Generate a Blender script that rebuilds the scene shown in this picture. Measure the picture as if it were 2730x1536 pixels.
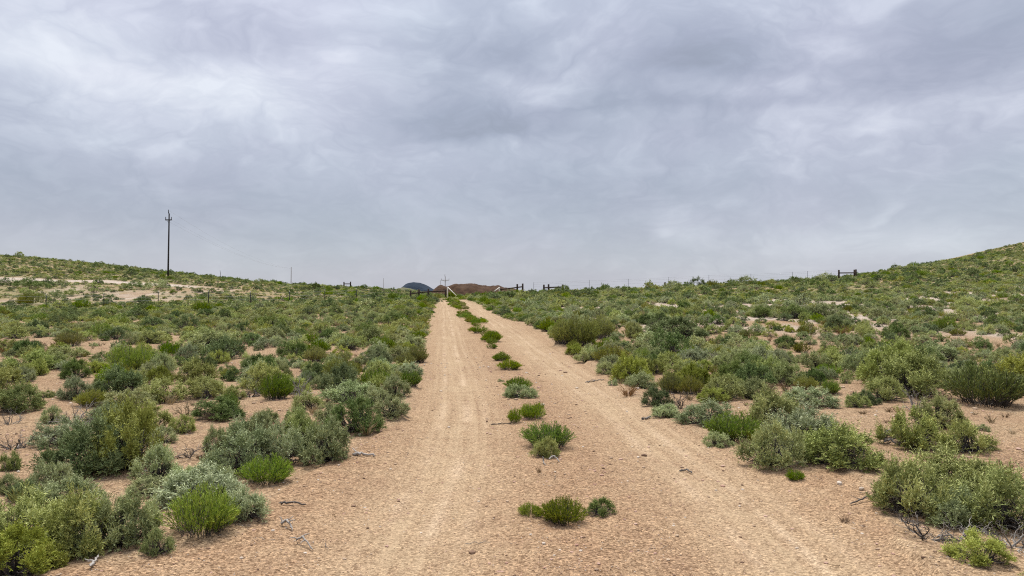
import bpy, math, random
import numpy as np
from mathutils import Vector, noise as mnoise

random.seed(7)
rng = np.random.default_rng(11)
for o in list(bpy.data.objects):
    bpy.data.objects.remove(o, do_unlink=True)
S = bpy.context.scene
COL = S.collection

# ------------------------------------------------------------------ camera
FPX, CU, CV, EYE, HV = 1971.7, 1365.0, 768.0, 1.55, 784.0      # photograph pixels (2730 x 1536)
PITCH = math.atan((HV - CV) / FPX)
cd = bpy.data.cameras.new('camera')
cd.sensor_width = 36.0
cd.lens = FPX / 2730.0 * 36.0
cd.clip_start, cd.clip_end = 0.05, 12000
cam = bpy.data.objects.new('camera', cd)
cam.location = (0, 0, EYE)
cam.rotation_euler = (math.radians(90) + PITCH, 0, 0)
COL.objects.link(cam)
S.camera = cam

# ------------------------------------------------------------------ light and sky
EXPOSURE = 1.7
SKY_GAIN = 1.0
SUN_EL, SUN_AZ = math.radians(64), math.radians(-15)      # azimuth from +Y towards +X
S.view_settings.view_transform = 'Standard'
S.view_settings.look = 'None'
S.view_settings.gamma = 1.0
S.view_settings.exposure = EXPOSURE
S.view_settings.use_curve_mapping = False
S.cycles.use_denoising = False
S.cycles.filter_width = 1.1
sd = bpy.data.lights.new('sun', 'SUN')
sd.energy = 1.5
sd.angle = math.radians(20)
sd.color = (1.0, 0.965, 0.91)
sun = bpy.data.objects.new('sun', sd)
sv = Vector((math.sin(SUN_AZ) * math.cos(SUN_EL), math.cos(SUN_AZ) * math.cos(SUN_EL), math.sin(SUN_EL)))
sun.rotation_euler = sv.to_track_quat('Z', 'Y').to_euler()
sun.location = sv * 60
COL.objects.link(sun)


class NT:
    """small helper for writing node trees"""
    def __init__(self, tree):
        self.t = tree
        self.n = tree.nodes
        self.l = tree.links

    def new(self, kind, **kw):
        n = self.n.new(kind)
        for k, v in kw.items():
            setattr(n, k, v)
        return n

    def put(self, sock, v):
        if v is None:
            return
        if isinstance(v, bpy.types.NodeSocket):
            self.l.new(v, sock)
        else:
            sock.default_value = v

    def math(self, op, a, b=None, c=None, clamp=False):
        n = self.new('ShaderNodeMath', operation=op, use_clamp=clamp)
        self.put(n.inputs[0], a)
        self.put(n.inputs[1], b)
        self.put(n.inputs[2], c)
        return n.outputs[0]

    def vmath(self, op, a, b=None, scale=None):
        n = self.new('ShaderNodeVectorMath', operation=op)
        self.put(n.inputs[0], a)
        self.put(n.inputs[1], b)
        if scale is not None:
            self.put(n.inputs['Scale'], scale)
        return n.outputs[0]

    def noise(self, vec, scale, detail=4.0, rough=0.5, dist=0.0):
        n = self.new('ShaderNodeTexNoise')
        self.put(n.inputs['Vector'], vec)
        n.inputs['Scale'].default_value = scale
        n.inputs['Detail'].default_value = detail
        n.inputs['Roughness'].default_value = rough
        n.inputs['Distortion'].default_value = dist
        return n.outputs['Fac'], n.outputs['Color']

    def ramp(self, fac, stops, interp='LINEAR'):
        n = self.new('ShaderNodeValToRGB')
        n.color_ramp.interpolation = interp
        e = n.color_ramp.elements
        while len(e) < len(stops):
            e.new(0.5)
        for k, (p, c) in enumerate(stops):
            e[k].position = p
            e[k].color = (c[0], c[1], c[2], 1) if len(c) == 3 else c
        self.put(n.inputs['Fac'], fac)
        return n.outputs['Color']

    def mix(self, fac, a, b, blend='MIX'):
        n = self.new('ShaderNodeMix', data_type='RGBA', blend_type=blend)
        self.put(n.inputs['Factor'], fac)
        for s, v in ((n.inputs[6], a), (n.inputs[7], b)):
            if isinstance(v, tuple) and len(v) == 3:
                v = (*v, 1)
            self.put(s, v)
        return n.outputs[2]

    def smooth(self, v, a, b, lo=0.0, hi=1.0):
        n = self.new('ShaderNodeMapRange', interpolation_type='SMOOTHSTEP')
        self.put(n.inputs['Value'], v)
        for nm, x in (('From Min', a), ('From Max', b), ('To Min', lo), ('To Max', hi)):
            n.inputs[nm].default_value = x
        return n.outputs['Result']


def pix_dir(u, v):
    a, b = (u - CU) / FPX, (CV - v) / FPX
    c, s = math.cos(PITCH), math.sin(PITCH)
    d = Vector((a, c - b * s, s + b * c))
    return d.normalized()


W = bpy.data.worlds.new('World')
S.world = W
W.use_nodes = True
nt = NT(W.node_tree)
nt.n.clear()
out = nt.new('ShaderNodeOutputWorld')
bg = nt.new('ShaderNodeBackground')
bg.inputs['Strength'].default_value = 0.1
nt.l.new(bg.outputs[0], out.inputs['Surface'])
sky = nt.new('ShaderNodeTexSky', sky_type='NISHITA', sun_disc=False)
sky.sun_elevation = SUN_EL
sky.sun_rotation = SUN_AZ
tc = nt.new('ShaderNodeTexCoord')
D = tc.outputs['Generated']
sep = nt.new('ShaderNodeSeparateXYZ')
nt.l.new(D, sep.inputs[0])
X, Y, Z = sep.outputs
Zc = nt.math('MAXIMUM', Z, 0.0)
# clouds lie on a high sheet: flatten the direction towards the horizon
k = nt.math('DIVIDE', 1.0, nt.math('ADD', Zc, 0.42))
px_, py_ = nt.math('MULTIPLY', X, k), nt.math('MULTIPLY', Y, k)
cmb = nt.new('ShaderNodeCombineXYZ')
nt.l.new(px_, cmb.inputs[0]); nt.l.new(py_, cmb.inputs[1]); nt.l.new(nt.math('MULTIPLY', Z, 0.9), cmb.inputs[2])
P = cmb.outputs[0]
_, wq = nt.noise(P, 2.2, 4.0, 0.55)
PW = nt.vmath('ADD', P, nt.vmath('SCALE', nt.vmath('SUBTRACT', wq, (0.5, 0.5, 0.5)), scale=0.55))
n1, _ = nt.noise(PW, 1.9, 8.0, 0.52, 0.0)
n2, _ = nt.noise(PW, 6.5, 6.0, 0.55, 0.0)
# billows: folded noise gives rounded lobes with darker seams
bil = nt.math('ABSOLUTE', nt.math('SUBTRACT', n2, 0.5))
# rain shafts: noise stretched straight down
cst = nt.new('ShaderNodeCombineXYZ')
nt.l.new(nt.math('MULTIPLY', X, 9.0), cst.inputs[0]); nt.l.new(nt.math('MULTIPLY', Y, 9.0), cst.inputs[1]); nt.l.new(nt.math('MULTIPLY', Z, 1.6), cst.inputs[2])
n3, _ = nt.noise(cst.outputs[0], 1.0, 4.0, 0.5, 0.4)
val = nt.math('ADD', nt.math('MULTIPLY', nt.math('SUBTRACT', n1, 0.5), 0.85), nt.math('MULTIPLY', nt.math('SUBTRACT', bil, 0.10), 0.95))
low = nt.smooth(Zc, 0.02, 0.22, 0.40, 1.0)
val = nt.math('MULTIPLY', val, low)
val = nt.math('ADD', val, nt.math('MULTIPLY', nt.math('SUBTRACT', n3, 0.5), nt.smooth(Zc, 0.05, 0.3, 0.12, 0.04)))
# the larger cloud bodies where they stand in this sky (azimuth, elevation)
_, wc = nt.noise(D, 7.0, 6.0, 0.55)
wv = nt.vmath('SCALE', nt.vmath('SUBTRACT', wc, (0.5, 0.5, 0.5)), scale=0.06)
DW = nt.vmath('ADD', D, wv)
sp2 = nt.new('ShaderNodeSeparateXYZ')
nt.l.new(DW, sp2.inputs[0])
AZ = nt.math('ARCTAN2', sp2.outputs[0], sp2.outputs[1])
EL = nt.math('ARCSINE', sp2.outputs[2])
CLOUDS = [  # u, v, half width, half height, brightness; dark ones have a firmer base
    (110, 60, 240, 110, 0.28), (320, 195, 430, 40, 0.22), (600, 125, 200, 85, -0.22), (900, 180, 240, 45, 0.18), (420, 60, 120, 50, 0.10),
    (930, 30, 230, 60, 0.16), (1210, 150, 190, 80, -0.20), (1400, 245, 110, 50, 0.30), (1330, 360, 215, 62, -0.36), (1130, 310, 90, 40, -0.10),
    (1590, 60, 150, 60, 0.10), (1860, 165, 140, 75, -0.36), (1690, 275, 290, 62, -0.26), (1980, 230, 140, 24, 0.22), (1800, 420, 220, 40, 0.06),
    (2480, 190, 310, 95, -0.24), (2230, 85, 120, 50, 0.05), (2520, 290, 260, 40, 0.16), (480, 520, 400, 110, -0.12),
    (860, 290, 300, 60, 0.12), (1600, 500, 240, 80, -0.08), (1840, 580, 70, 50, 0.15), (1790, 610, 40, 30, 0.10), (2200, 500, 430, 50, -0.12),
    (2450, 640, 340, 40, 0.16), (1420, 500, 160, 60, -0.07), (240, 330, 300, 60, 0.10), (1100, 430, 200, 60, 0.10), (300, 660, 500, 40, 0.05), (1200, 640, 700, 70, -0.06), (700, 540, 900, 110, -0.09), (2100, 560, 600, 90, -0.05), (380, 600, 520, 80, -0.09)]
for (u, v, hw, hh, amp) in CLOUDS:
    d = pix_dir(u, v)
    a0, e0 = math.atan2(d.x, d.y), math.asin(d.z)
    qa = nt.math('DIVIDE', nt.math('SUBTRACT', AZ, a0), hw / FPX * 1.05)
    qe = nt.math('DIVIDE', nt.math('SUBTRACT', EL, e0), hh / FPX * 1.05)
    if amp < -0.15:
        qe = nt.math('ADD', qe, nt.math('MULTIPLY', nt.math('MINIMUM', qe, 0.0), 1.6))
    r2 = nt.math('ADD', nt.math('MULTIPLY', qa, qa), nt.math('MULTIPLY', qe, qe))
    g = nt.math('EXPONENT', nt.math('MULTIPLY', r2, -0.9))
    val = nt.math('ADD', val, nt.math('MULTIPLY', g, amp * (0.84 if amp < 0 else 1.1)))
fac = nt.math('ADD', val, 0.535, clamp=True)
ccol = nt.ramp(fac, [(0.0, (0.265, 0.278, 0.335)), (0.28, (0.352, 0.371, 0.452)), (0.5, (0.446, 0.465, 0.548)),
                     (0.72, (0.582, 0.604, 0.68)), (1.0, (0.77, 0.79, 0.835))])
# slightly warmer or cooler patches
n4, _ = nt.noise(P, 2.3, 3.0, 0.5)
ccol = nt.mix(0.6, ccol, nt.ramp(n4, [(0.35, (0.97, 1.02, 1.01)), (0.65, (1.01, 0.99, 1.02))]), 'MULTIPLY')
# overcast gradient, strengthened overhead beyond the view to throw more light from above
grad = nt.math('ADD', 1.0, nt.math('MULTIPLY', nt.smooth(Zc, 0.22, 1.0), 1.6))
ccol = nt.vmath('SCALE', ccol, scale=grad)
ccol = nt.vmath('SCALE', ccol, scale=10.0 * 2 ** (-EXPOSURE) * SKY_GAIN)
tot = nt.mix(0.94, sky.outputs[0], ccol)
nt.l.new(tot, bg.inputs['Color'])


# ------------------------------------------------------------------ terrain
def px_world(u, v, y):
    d = pix_dir(u, v)
    t = y / d.y
    return (d.x * t, y, EYE + d.z * t)


CTRL = []
def cp(u, v, y):
    q = px_world(u, v, y)
    CTRL.append((q[0], q[1], q[2] - (0.38 if y > 85 else 0.15 if y > 45 else 0.0)))
# right shoulder, hill and crest
for p in [(2730, 654, 172), (2550, 690, 150), (2400, 712, 130), (2279, 735, 108), (2730, 742, 72), (2500, 775, 62), (2730, 848, 32),
          (2279, 790, 60), (2279, 846, 33), (1800, 757, 96), (1800, 805, 48), (1800, 850, 30), (1560, 771, 95), (1430, 775, 97), (1431, 796, 66),
          (1190, 788, 100), (1300, 780, 100), (1190, 796, 69), (1180, 848, 37), (1300, 850, 37),
          # left
          (1060, 770, 150), (1060, 786, 105), (1060, 803, 80), (850, 760, 145), (850, 779, 102), (850, 806, 78),
          (640, 747, 142), (640, 768, 105), (560, 736, 136), (530, 756, 108), (530, 780, 92), (530, 812, 72), (447, 731, 126),
          (212, 705, 146), (0, 682, 152), (0, 731, 113), (212, 739, 111), (0, 742, 105), (212, 748, 103), (0, 775, 91), (212, 781, 90), (0, 822, 69), (270, 820, 70),
          (0, 856, 38), (500, 854, 38), (900, 852, 38)]:
    cp(*p)
for xx in (-14, -7, 0, 7, 14):
    for yy in (-6, 2, 6, 11):
        CTRL.append((xx, yy, 0.0))
for xx, yy, zz in [(-22, 22, .02), (-10, 22, .0), (0, 22, .06), (10, 22, .03), (22, 22, .05), (-60, 5, 0), (60, 5, .4), (-60, -15, 0), (60, -15, .3), (0, -15, 0),
                   (-60, 38, .1), (62, 40, 2.2), (-110, 80, 2.0), (-120, 120, 5.2), (-150, 155, 12), (-110, 235, 5), (-30, 210, -1), (10, 205, -2.2), (50, 200, -1.5), (95, 225, 4),
                   (140, 180, 17), (150, 110, 10), (110, 70, 5), (0, 135, -0.4), (25, 140, 0.6), (60, 145, 3.0), (175, 260, 8), (-190, 260, 6), (0, 260, -3)]:
    CTRL.append((xx, yy, zz))
CT = np.array(CTRL)


def _phi(r2):
    return 0.5 * r2 * np.log(r2 + 1e-9)


def _tps(P):
    n = len(P)
    d2 = ((P[:, None, :2] - P[None, :, :2]) ** 2).sum(-1) / 1e4
    A = np.zeros((n + 3, n + 3))
    A[:n, :n] = _phi(d2) + np.eye(n) * 2e-5
    A[:n, n] = 1; A[:n, n + 1:] = P[:, :2] / 100
    A[n, :n] = 1; A[n + 1:, :n] = P[:, :2].T / 100
    return np.linalg.solve(A, np.concatenate([P[:, 2], np.zeros(3)]))
TW = _tps(CT)


def sstep(a, b, x):
    t = np.clip((x - a) / (b - a), 0, 1)
    return t * t * (3 - 2 * t)


def base_z(x, y):
    x = np.asarray(x, float); y = np.asarray(y, float)
    sh = x.shape
    xf, yf = x.ravel(), y.ravel()
    z = np.empty_like(xf)
    for i in range(0, len(xf), 20000):
        a, b = xf[i:i + 20000], yf[i:i + 20000]
        d2 = ((a[:, None] - CT[None, :, 0]) ** 2 + (b[:, None] - CT[None, :, 1]) ** 2) / 1e4
        z[i:i + 20000] = _phi(d2) @ TW[:-3] + TW[-3] + TW[-2] * a / 100 + TW[-1] * b / 100
    z = np.clip(z, -4, 26)
    near = 1 - sstep(10, 20, np.hypot(xf, yf))
    z = z * (1 - near * 0.999)
    w = sstep(230, 330, yf)
    w = np.maximum(w, sstep(190, 300, np.abs(xf)))
    z = z * (1 - w) + (-3.0) * w
    return z.reshape(sh)


def cast(u, v):
    """the ground point seen at a photograph pixel"""
    d = pix_dir(u, v)
    ys = np.concatenate([np.linspace(1.6, 40, 400), np.linspace(40.2, 220, 700)])
    t = ys / d.y
    xs, zs = d.x * t, EYE + d.z * t
    below = np.nonzero(zs < base_z(xs, ys))[0]
    if len(below) == 0:
        return None
    i = below[0]
    return np.array([xs[i], ys[i]])

# ---- road lines, traced on the ground
def ground_line(pts):
    out_ = []
    for (u, v) in pts:
        p = cast(u, v)
        if p is not None:
            out_.append(p)
    return np.array(out_)
LE = ground_line([(150, 1535), (300, 1515), (520, 1480), (640, 1460), (700, 1395), (735, 1330), (830, 1262), (935, 1220), (1000, 1165), (1075, 1125), (1105, 1070), (1122, 1020), (1135, 955),
                  (1148, 910), (1158, 850), (1172, 802), (1180, 796)])
RE = ground_line([(2450, 1535), (2395, 1480), (2360, 1420), (2340, 1330), (2250, 1275), (2060, 1265), (1900, 1190), (1830, 1140), (1720, 1085), (1640, 1035), (1560, 970), (1490, 938),
                  (1452, 895), (1395, 868), (1330, 850), (1275, 815), (1262, 797)])
RL = ground_line([(1035, 1535), (1090, 1420), (1145, 1320), (1200, 1200), (1222, 1090), (1225, 1000), (1206, 930), (1198, 880), (1192, 830), (1196, 798)])
RR = ground_line([(2150, 1535), (2030, 1420), (1900, 1300), (1760, 1190), (1640, 1090), (1530, 1010), (1450, 950), (1385, 900), (1335, 870), (1290, 840), (1258, 815), (1246, 798)])
for L in (LE, RE, RL, RR):
    pass
GATE_Y = 100.0
g_l, g_r = px_world(1200, 785, GATE_Y), px_world(1325, 785, GATE_Y)
def ext(L, x0):
    """carry a traced line on to the gap in the fence and over the crest"""
    L = L[np.argsort(L[:, 1])]
    keep = [L[0]]
    for p in L[1:]:
        if p[1] > keep[-1][1] + 0.02:
            keep.append(p)
    keep = [p for p in keep if p[1] < 72]
    first = keep[0]
    bend = [[px_world(x0[k_], 790, yb)[0], yb] for k_, yb in enumerate((75.0, 81.0, 90.0, 100.0))]
    return np.array([[first[0] + (first[0] - keep[1][0]) / (keep[1][1] - first[1]) * (first[1] + 12) * 0.35, -12.0]] + keep + bend + [[bend[-1][0] + 6, GATE_Y + 40], [bend[-1][0] + 20, GATE_Y + 90]])
LE = ext(LE, (1166, 1150, 1176, 1204)); RE = ext(RE, (1228, 1196, 1214, 1246))
RL = ext(RL, (1180, 1160, 1186, 1214)); RR = ext(RR, (1214, 1186, 1204, 1236))


def li(L, y):
    return np.interp(y, L[:, 1], L[:, 0])


def in_road(x, y, m=0.0):
    return (x > li(LE, y) - m) & (x < li(RE, y) + m) & (y < 130)


def vnoise(x, y, s, seed=0.0):
    return mnoise.noise(Vector((x * s + seed, y * s - seed, seed * 0.37)))


def npnoise(x, y, s, seed):
    """smooth value noise, vectorised"""
    xs, ys = x * s + seed * 13.7, y * s - seed * 7.1
    xi, yi = np.floor(xs), np.floor(ys)
    xf, yf = xs - xi, ys - yi
    u, v = xf * xf * (3 - 2 * xf), yf * yf * (3 - 2 * yf)
    def h(a, b):
        q = np.sin(a * 127.1 + b * 311.7 + seed * 74.7) * 43758.5453
        return q - np.floor(q)
    return (h(xi, yi) * (1 - u) + h(xi + 1, yi) * u) * (1 - v) + (h(xi, yi + 1) * (1 - u) + h(xi + 1, yi + 1) * u) * v - 0.5


def fbm(x, y, s, seed, o=4):
    r, a = 0, 1.0
    for i in range(o):
        r = r + a * npnoise(x, y, s * 2 ** i, seed + i)
        a *= 0.5
    return r


def rut_masks(x, y):
    inr = in_road(x, y, 0.0) * 1.0
    wl = 0.55 + 0.012 * np.clip(y, 0, 60)
    wob = fbm(x, y, 0.15, 3.0, 2) * 0.10
    dl, dr = x - li(RL, y) + wob, x - li(RR, y) + wob
    wr = np.where(y < 14, 0.62, 0.62 + 0.01 * y)
    return np.exp(-(dl / wl) ** 2 * 1.1), np.exp(-(dr / wr) ** 2 * 1.1), inr, dl, dr


def rel_z(x, y):
    ml, mr, inr, _, _ = rut_masks(x, y)
    near = np.exp(-(np.hypot(x, y) / 90) ** 2)
    z = -0.035 * (ml + mr) * near
    ed = np.minimum(np.abs(x - li(LE, y)), np.abs(x - li(RE, y)))
    z = z + 0.03 * np.exp(-(ed / 0.5) ** 2) * near                        # low windrow along both edges
    z = z + (1 - inr) * (fbm(x, y, 0.35, 5.0, 4) * 0.11 * near + fbm(x, y, 0.09, 9.0, 3) * 0.25 * sstep(20, 60, y))
    z = z + fbm(x, y, 2.2, 2.0, 3) * 0.016 * near
    return z


def gz(x, y):
    x = np.atleast_1d(np.asarray(x, float)); y = np.atleast_1d(np.asarray(y, float))
    return base_z(x, y) + rel_z(x, y)


def ell(pts, lift=0.0):
    """pixel ellipses (u, v, half width, half height) turned into ground ellipses"""
    r = []
    for (u, v, a, b) in pts:
        c, e = cast(u, v), cast(u + a, v)
        f, n = cast(u, v - b), cast(u, v + b + lift * max(0.0, 1 - (v - 790) / 120))
        if c is None or e is None or f is None or n is None:
            continue
        r.append((c[0], (f[1] + n[1]) / 2, abs(e[0] - c[0]), max(0.4, (f[1] - n[1]) / 2)))
    return r


# open ground seen between the bushes (bare), and the whitish soil
BARE = ell([(110, 912, 110, 12), (60, 960, 120, 12), (290, 925, 70, 14), (500, 925, 40, 10), (660, 905, 30, 10), (690, 945, 40, 14), (160, 1020, 130, 18), (250, 1000, 50, 10),
            (180, 1065, 70, 16), (90, 1150, 60, 14), (60, 1235, 60, 10), (110, 1245, 60, 12), (800, 915, 40, 10), (960, 945, 40, 10), (520, 1000, 40, 10), (660, 1010, 40, 12),
            (560, 1065, 40, 10), (850, 1005, 50, 10), (700, 1095, 70, 14), (530, 1185, 80, 18), (560, 1250, 70, 20), (490, 1285, 60, 14), (215, 1295, 60, 10), (840, 1040, 40, 8),
            (1780, 925, 50, 12), (1700, 915, 60, 10), (1850, 870, 90, 8), (2140, 905, 60, 18), (2110, 945, 80, 16), (2130, 985, 60, 16), (2440, 900, 40, 12), (2690, 910, 45, 18), (2660, 935, 40, 10),
            (2330, 1115, 90, 25), (2330, 1160, 100, 25), (2380, 1240, 80, 20), (2680, 1110, 60, 20), (2690, 1180, 50, 60), (2430, 1250, 60, 20), (2000, 880, 60, 8), (2280, 870, 40, 10),
            (1640, 1000, 20, 8), (2040, 1160, 20, 10), (2560, 865, 60, 8), (2700, 1240, 40, 40),
            (2150, 805, 22, 7), (2235, 815, 24, 7), (2360, 815, 14, 8), (2430, 805, 18, 6), (2220, 845, 30, 8), (1760, 815, 22, 6), (1900, 806, 22, 5), (2040, 810, 24, 5), (2000, 850, 50, 6), (1480, 835, 30, 3), (2600, 790, 20, 5), (2480, 825, 15, 6),
            (380, 783, 60, 3), (200, 792, 25, 3), (470, 797, 50, 3), (330, 800, 30, 3), (30, 800, 40, 3)], 11.0)
PALE = ell([(2150, 805, 40, 14), (2235, 815, 50, 14), (2360, 815, 40, 12), (2430, 805, 40, 12), (2220, 845, 60, 10), (1760, 815, 40, 9), (1900, 806, 40, 8), (2040, 810, 60, 12), (1480, 835, 50, 5), (2700, 900, 60, 30), (2600, 800, 80, 15),
            (340, 787, 170, 14), (430, 792, 90, 9), (60, 805, 70, 8), (60, 745, 110, 6), (200, 770, 60, 8), (590, 775, 60, 6)], 8.0)


def ell_mask(x, y, E, soft=0.25):
    m = np.zeros_like(x, dtype=float)
    for (cx, cy, a, b) in E:
        r = np.sqrt(((x - cx) / a) ** 2 + ((y - cy) / b) ** 2)
        m = np.maximum(m, 1 - sstep(1 - soft, 1 + soft, r))
    return m


def bench(x, y):
    """the pale graded road cut across the left hill"""
    c0, c1 = px_world(0, 737, 109), px_world(560, 757, 106)
    t = (x - c0[0]) / (c1[0] - c0[0])
    yc = c0[1] + (c1[1] - c0[1]) * t
    wd = 1 - 0.45 * np.clip(t, 0, 1)
    q = y - yc
    return sstep(-5.5 * wd, -3.0 * wd, q) * (1 - sstep(1.5 * wd, 3.5 * wd, q)) * (1 - sstep(0.85, 1.1, t)) * (x < 0)


# ---- mesh helpers
def mesh_from(name, verts, faces, mats=(), attrs=None, smooth=False):
    """verts (n,3) array, faces list/array of equal-size polygons or list of arrays"""
    me = bpy.data.meshes.new(name)
    verts = np.asarray(verts, np.float32)
    fl = faces if isinstance(faces, list) and len(faces) and isinstance(faces[0], np.ndarray) else [np.asarray(faces)]
    fl = [f for f in fl if len(f)]
    me.vertices.add(len(verts)); me.vertices.foreach_set('co', verts.ravel())
    loops = np.concatenate([f.ravel() for f in fl]).astype(np.int32)
    sizes = np.concatenate([np.full(len(f), f.shape[1]) for f in fl])
    starts = np.concatenate([[0], np.cumsum(sizes)[:-1]]).astype(np.int32)
    me.loops.add(len(loops)); me.loops.foreach_set('vertex_index', loops)
    me.polygons.add(len(sizes)); me.polygons.foreach_set('loop_start', starts)
    me.update(calc_edges=True)
    if smooth:
        me.polygons.foreach_set('use_smooth', np.ones(len(sizes), bool))
    for nm, a in (attrs or {}).items():
        at = me.attributes.new(nm, 'FLOAT', 'POINT')
        at.data.foreach_set('value', np.asarray(a, np.float32))
    for m in mats:
        me.materials.append(m)
    me.validate()
    return me


def tag(o, label=None, cat=None, group=None, kind=None):
    if label: o['label'] = label
    if cat: o['category'] = cat
    if group: o['group'] = group
    if kind: o['kind'] = kind
    return o


def add(name, me, parent=None, loc=None):
    o = bpy.data.objects.new(name, me)
    COL.objects.link(o)
    if parent: o.parent = parent
    if loc is not None: o.location = loc
    return o


def new_mat(name, rough=0.85):
    m = bpy.data.materials.new(name)
    m.use_nodes = True
    t = NT(m.node_tree)
    b = t.n['Principled BSDF']
    b.inputs['Roughness'].default_value = rough
    b.inputs['Specular IOR Level'].default_value = 0.15
    return m, t, b


# ------------------------------------------------------------------ ground sheet
def ground_material():
    m, t, b = new_mat('dry_soil', 0.95)
    b.inputs['Specular IOR Level'].default_value = 0.05
    geo = t.new('ShaderNodeNewGeometry')
    Pw = geo.outputs['Position']
    def at(nm):
        n = t.new('ShaderNodeAttribute', attribute_name=nm)
        return n.outputs['Fac']
    rut, pale, road, lat, grassy = at('rut'), at('pale'), at('road'), at('lat'), at('grassy')
    big, _ = t.noise(Pw, 0.55, 5, 0.6)
    mid, _ = t.noise(Pw, 3.5, 5, 0.65)
    fine, _ = t.noise(Pw, 42, 4, 0.7)
    c = t.ramp(t.math('ADD', t.math('MULTIPLY', big, 0.55), t.math('MULTIPLY', mid, 0.45)),
               [(0.30, (0.2193, 0.1399, 0.0878)), (0.44, (0.2674, 0.1806, 0.1091)), (0.58, (0.2991, 0.2136, 0.1298)), (0.72, (0.3430, 0.2602, 0.1663))])
    # wheel tracks: paler, packed fines, with lengthwise streaks
    cst = t.new('ShaderNodeCombineXYZ')
    t.l.new(t.math('MULTIPLY', lat, 7.0), cst.inputs[0])
    sp = t.new('ShaderNodeSeparateXYZ'); t.l.new(Pw, sp.inputs[0])
    t.l.new(t.math('MULTIPLY', sp.outputs[1], 0.10), cst.inputs[1])
    streak, _ = t.noise(cst.outputs[0], 1.6, 5, 0.62, 0.15)
    rf = t.math('MULTIPLY', rut, t.smooth(t.math('ADD', streak, t.math('MULTIPLY', t.math('SUBTRACT', mid, 0.5), 0.25)), 0.30, 0.66, 0.25, 1.0), clamp=True)
    c = t.mix(t.math('MULTIPLY', rf, 0.80), c, (0.355, 0.262, 0.162))
    # narrow pressed lines left by single tyre ribs
    lines = None
    for off, wd_, am in ((-0.22, 0.045, 0.8), (0.10, 0.06, 1.0), (0.34, 0.035, 0.6), (3.08, 0.05, 0.9), (3.42, 0.045, 0.8), (3.66, 0.04, 0.5)):
        q = t.math('DIVIDE', t.math('SUBTRACT', lat, off), wd_)
        g1 = t.math('MULTIPLY', t.math('EXPONENT', t.math('MULTIPLY', t.math('MULTIPLY', q, q), -1.0)), am)
        lines = g1 if lines is None else t.math('ADD', lines, g1)
    brk, _ = t.noise(Pw, 0.7, 4, 0.6)
    lines = t.math('MULTIPLY', t.math('MULTIPLY', lines, rut), t.smooth(brk, 0.40, 0.62))
    c = t.mix(t.math('MULTIPLY', lines, 0.62, clamp=True), c, (0.44, 0.335, 0.225))
    # the loose gravel between and beside the tracks is redder and coarser
    c = t.mix(t.math('MULTIPLY', t.math('MULTIPLY', road, t.math('SUBTRACT', 1.0, rut)), t.smooth(big, 0.30, 0.62, 0.25, 1.0)), c, t.mix(1.0, c, (0.97, 0.91, 0.89), 'MULTIPLY'))
    # whitish alkaline soil
    pf = t.math('MULTIPLY', pale, t.smooth(big, 0.3, 0.6, 0.55, 1.0), clamp=True)
    c = t.mix(pf, c, (0.40, 0.35, 0.295))
    # thin green and straw growth on the soil, far off
    gf = t.math('MULTIPLY', grassy, t.smooth(mid, 0.35, 0.62, 0.35, 1.0), clamp=True)
    c = t.mix(t.math('MULTIPLY', gf, 0.85), c, t.ramp(fine, [(0.3, (0.1369, 0.1411, 0.0622)), (0.7, (0.2241, 0.2200, 0.1079))]))
    # gravel speckle of two sizes
    for sc, amt in ((70.0, 0.8), (150.0, 0.6)):
        v = t.new('ShaderNodeTexVoronoi')
        t.put(v.inputs['Vector'], Pw); v.inputs['Scale'].default_value = sc
        sepc = t.new('ShaderNodeSeparateColor'); t.l.new(v.outputs['Color'], sepc.inputs[0])
        sp_ = t.ramp(sepc.outputs[0], [(0.0, (0.34, 0.29, 0.26)), (0.22, (0.70, 0.65, 0.61)), (0.5, (1.0, 1.0, 1.0)), (0.8, (1.22, 1.21, 1.20)), (1.0, (1.75, 1.72, 1.68))])
        c = t.mix(t.math('MULTIPLY', t.math('SUBTRACT', 1.0, t.math('MULTIPLY', rf, 0.45)), amt), c, t.mix(1.0, c, sp_, 'MULTIPLY'))
    # dark specks of old plant litter off the tracks
    lit, _ = t.noise(Pw, 17, 6, 0.75)
    c = t.mix(t.math('MULTIPLY', t.math('MULTIPLY', t.smooth(lit, 0.60, 0.70), t.math('SUBTRACT', 1.0, rf)), 0.5), c, (0.17, 0.115, 0.075))
    t.l.new(c, b.inputs['Base Color'])
    # relief
    v2 = t.new('ShaderNodeTexVoronoi'); t.put(v2.inputs['Vector'], Pw); v2.inputs['Scale'].default_value = 85
    h = t.math('ADD', t.math('MULTIPLY', v2.outputs['Distance'], -0.8), t.math('ADD', t.math('MULTIPLY', fine, 0.9), t.math('MULTIPLY', mid, 1.4)))
    h = t.math('MULTIPLY', h, t.math('SUBTRACT', 1.0, t.math('MULTIPLY', rf, 0.6)))
    bp = t.new('ShaderNodeBump'); bp.inputs['Strength'].default_value = 0.7; bp.inputs['Distance'].default_value = 0.013
    t.l.new(h, bp.inputs['Height']); t.l.new(bp.outputs[0], b.inputs['Normal'])
    return m


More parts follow.
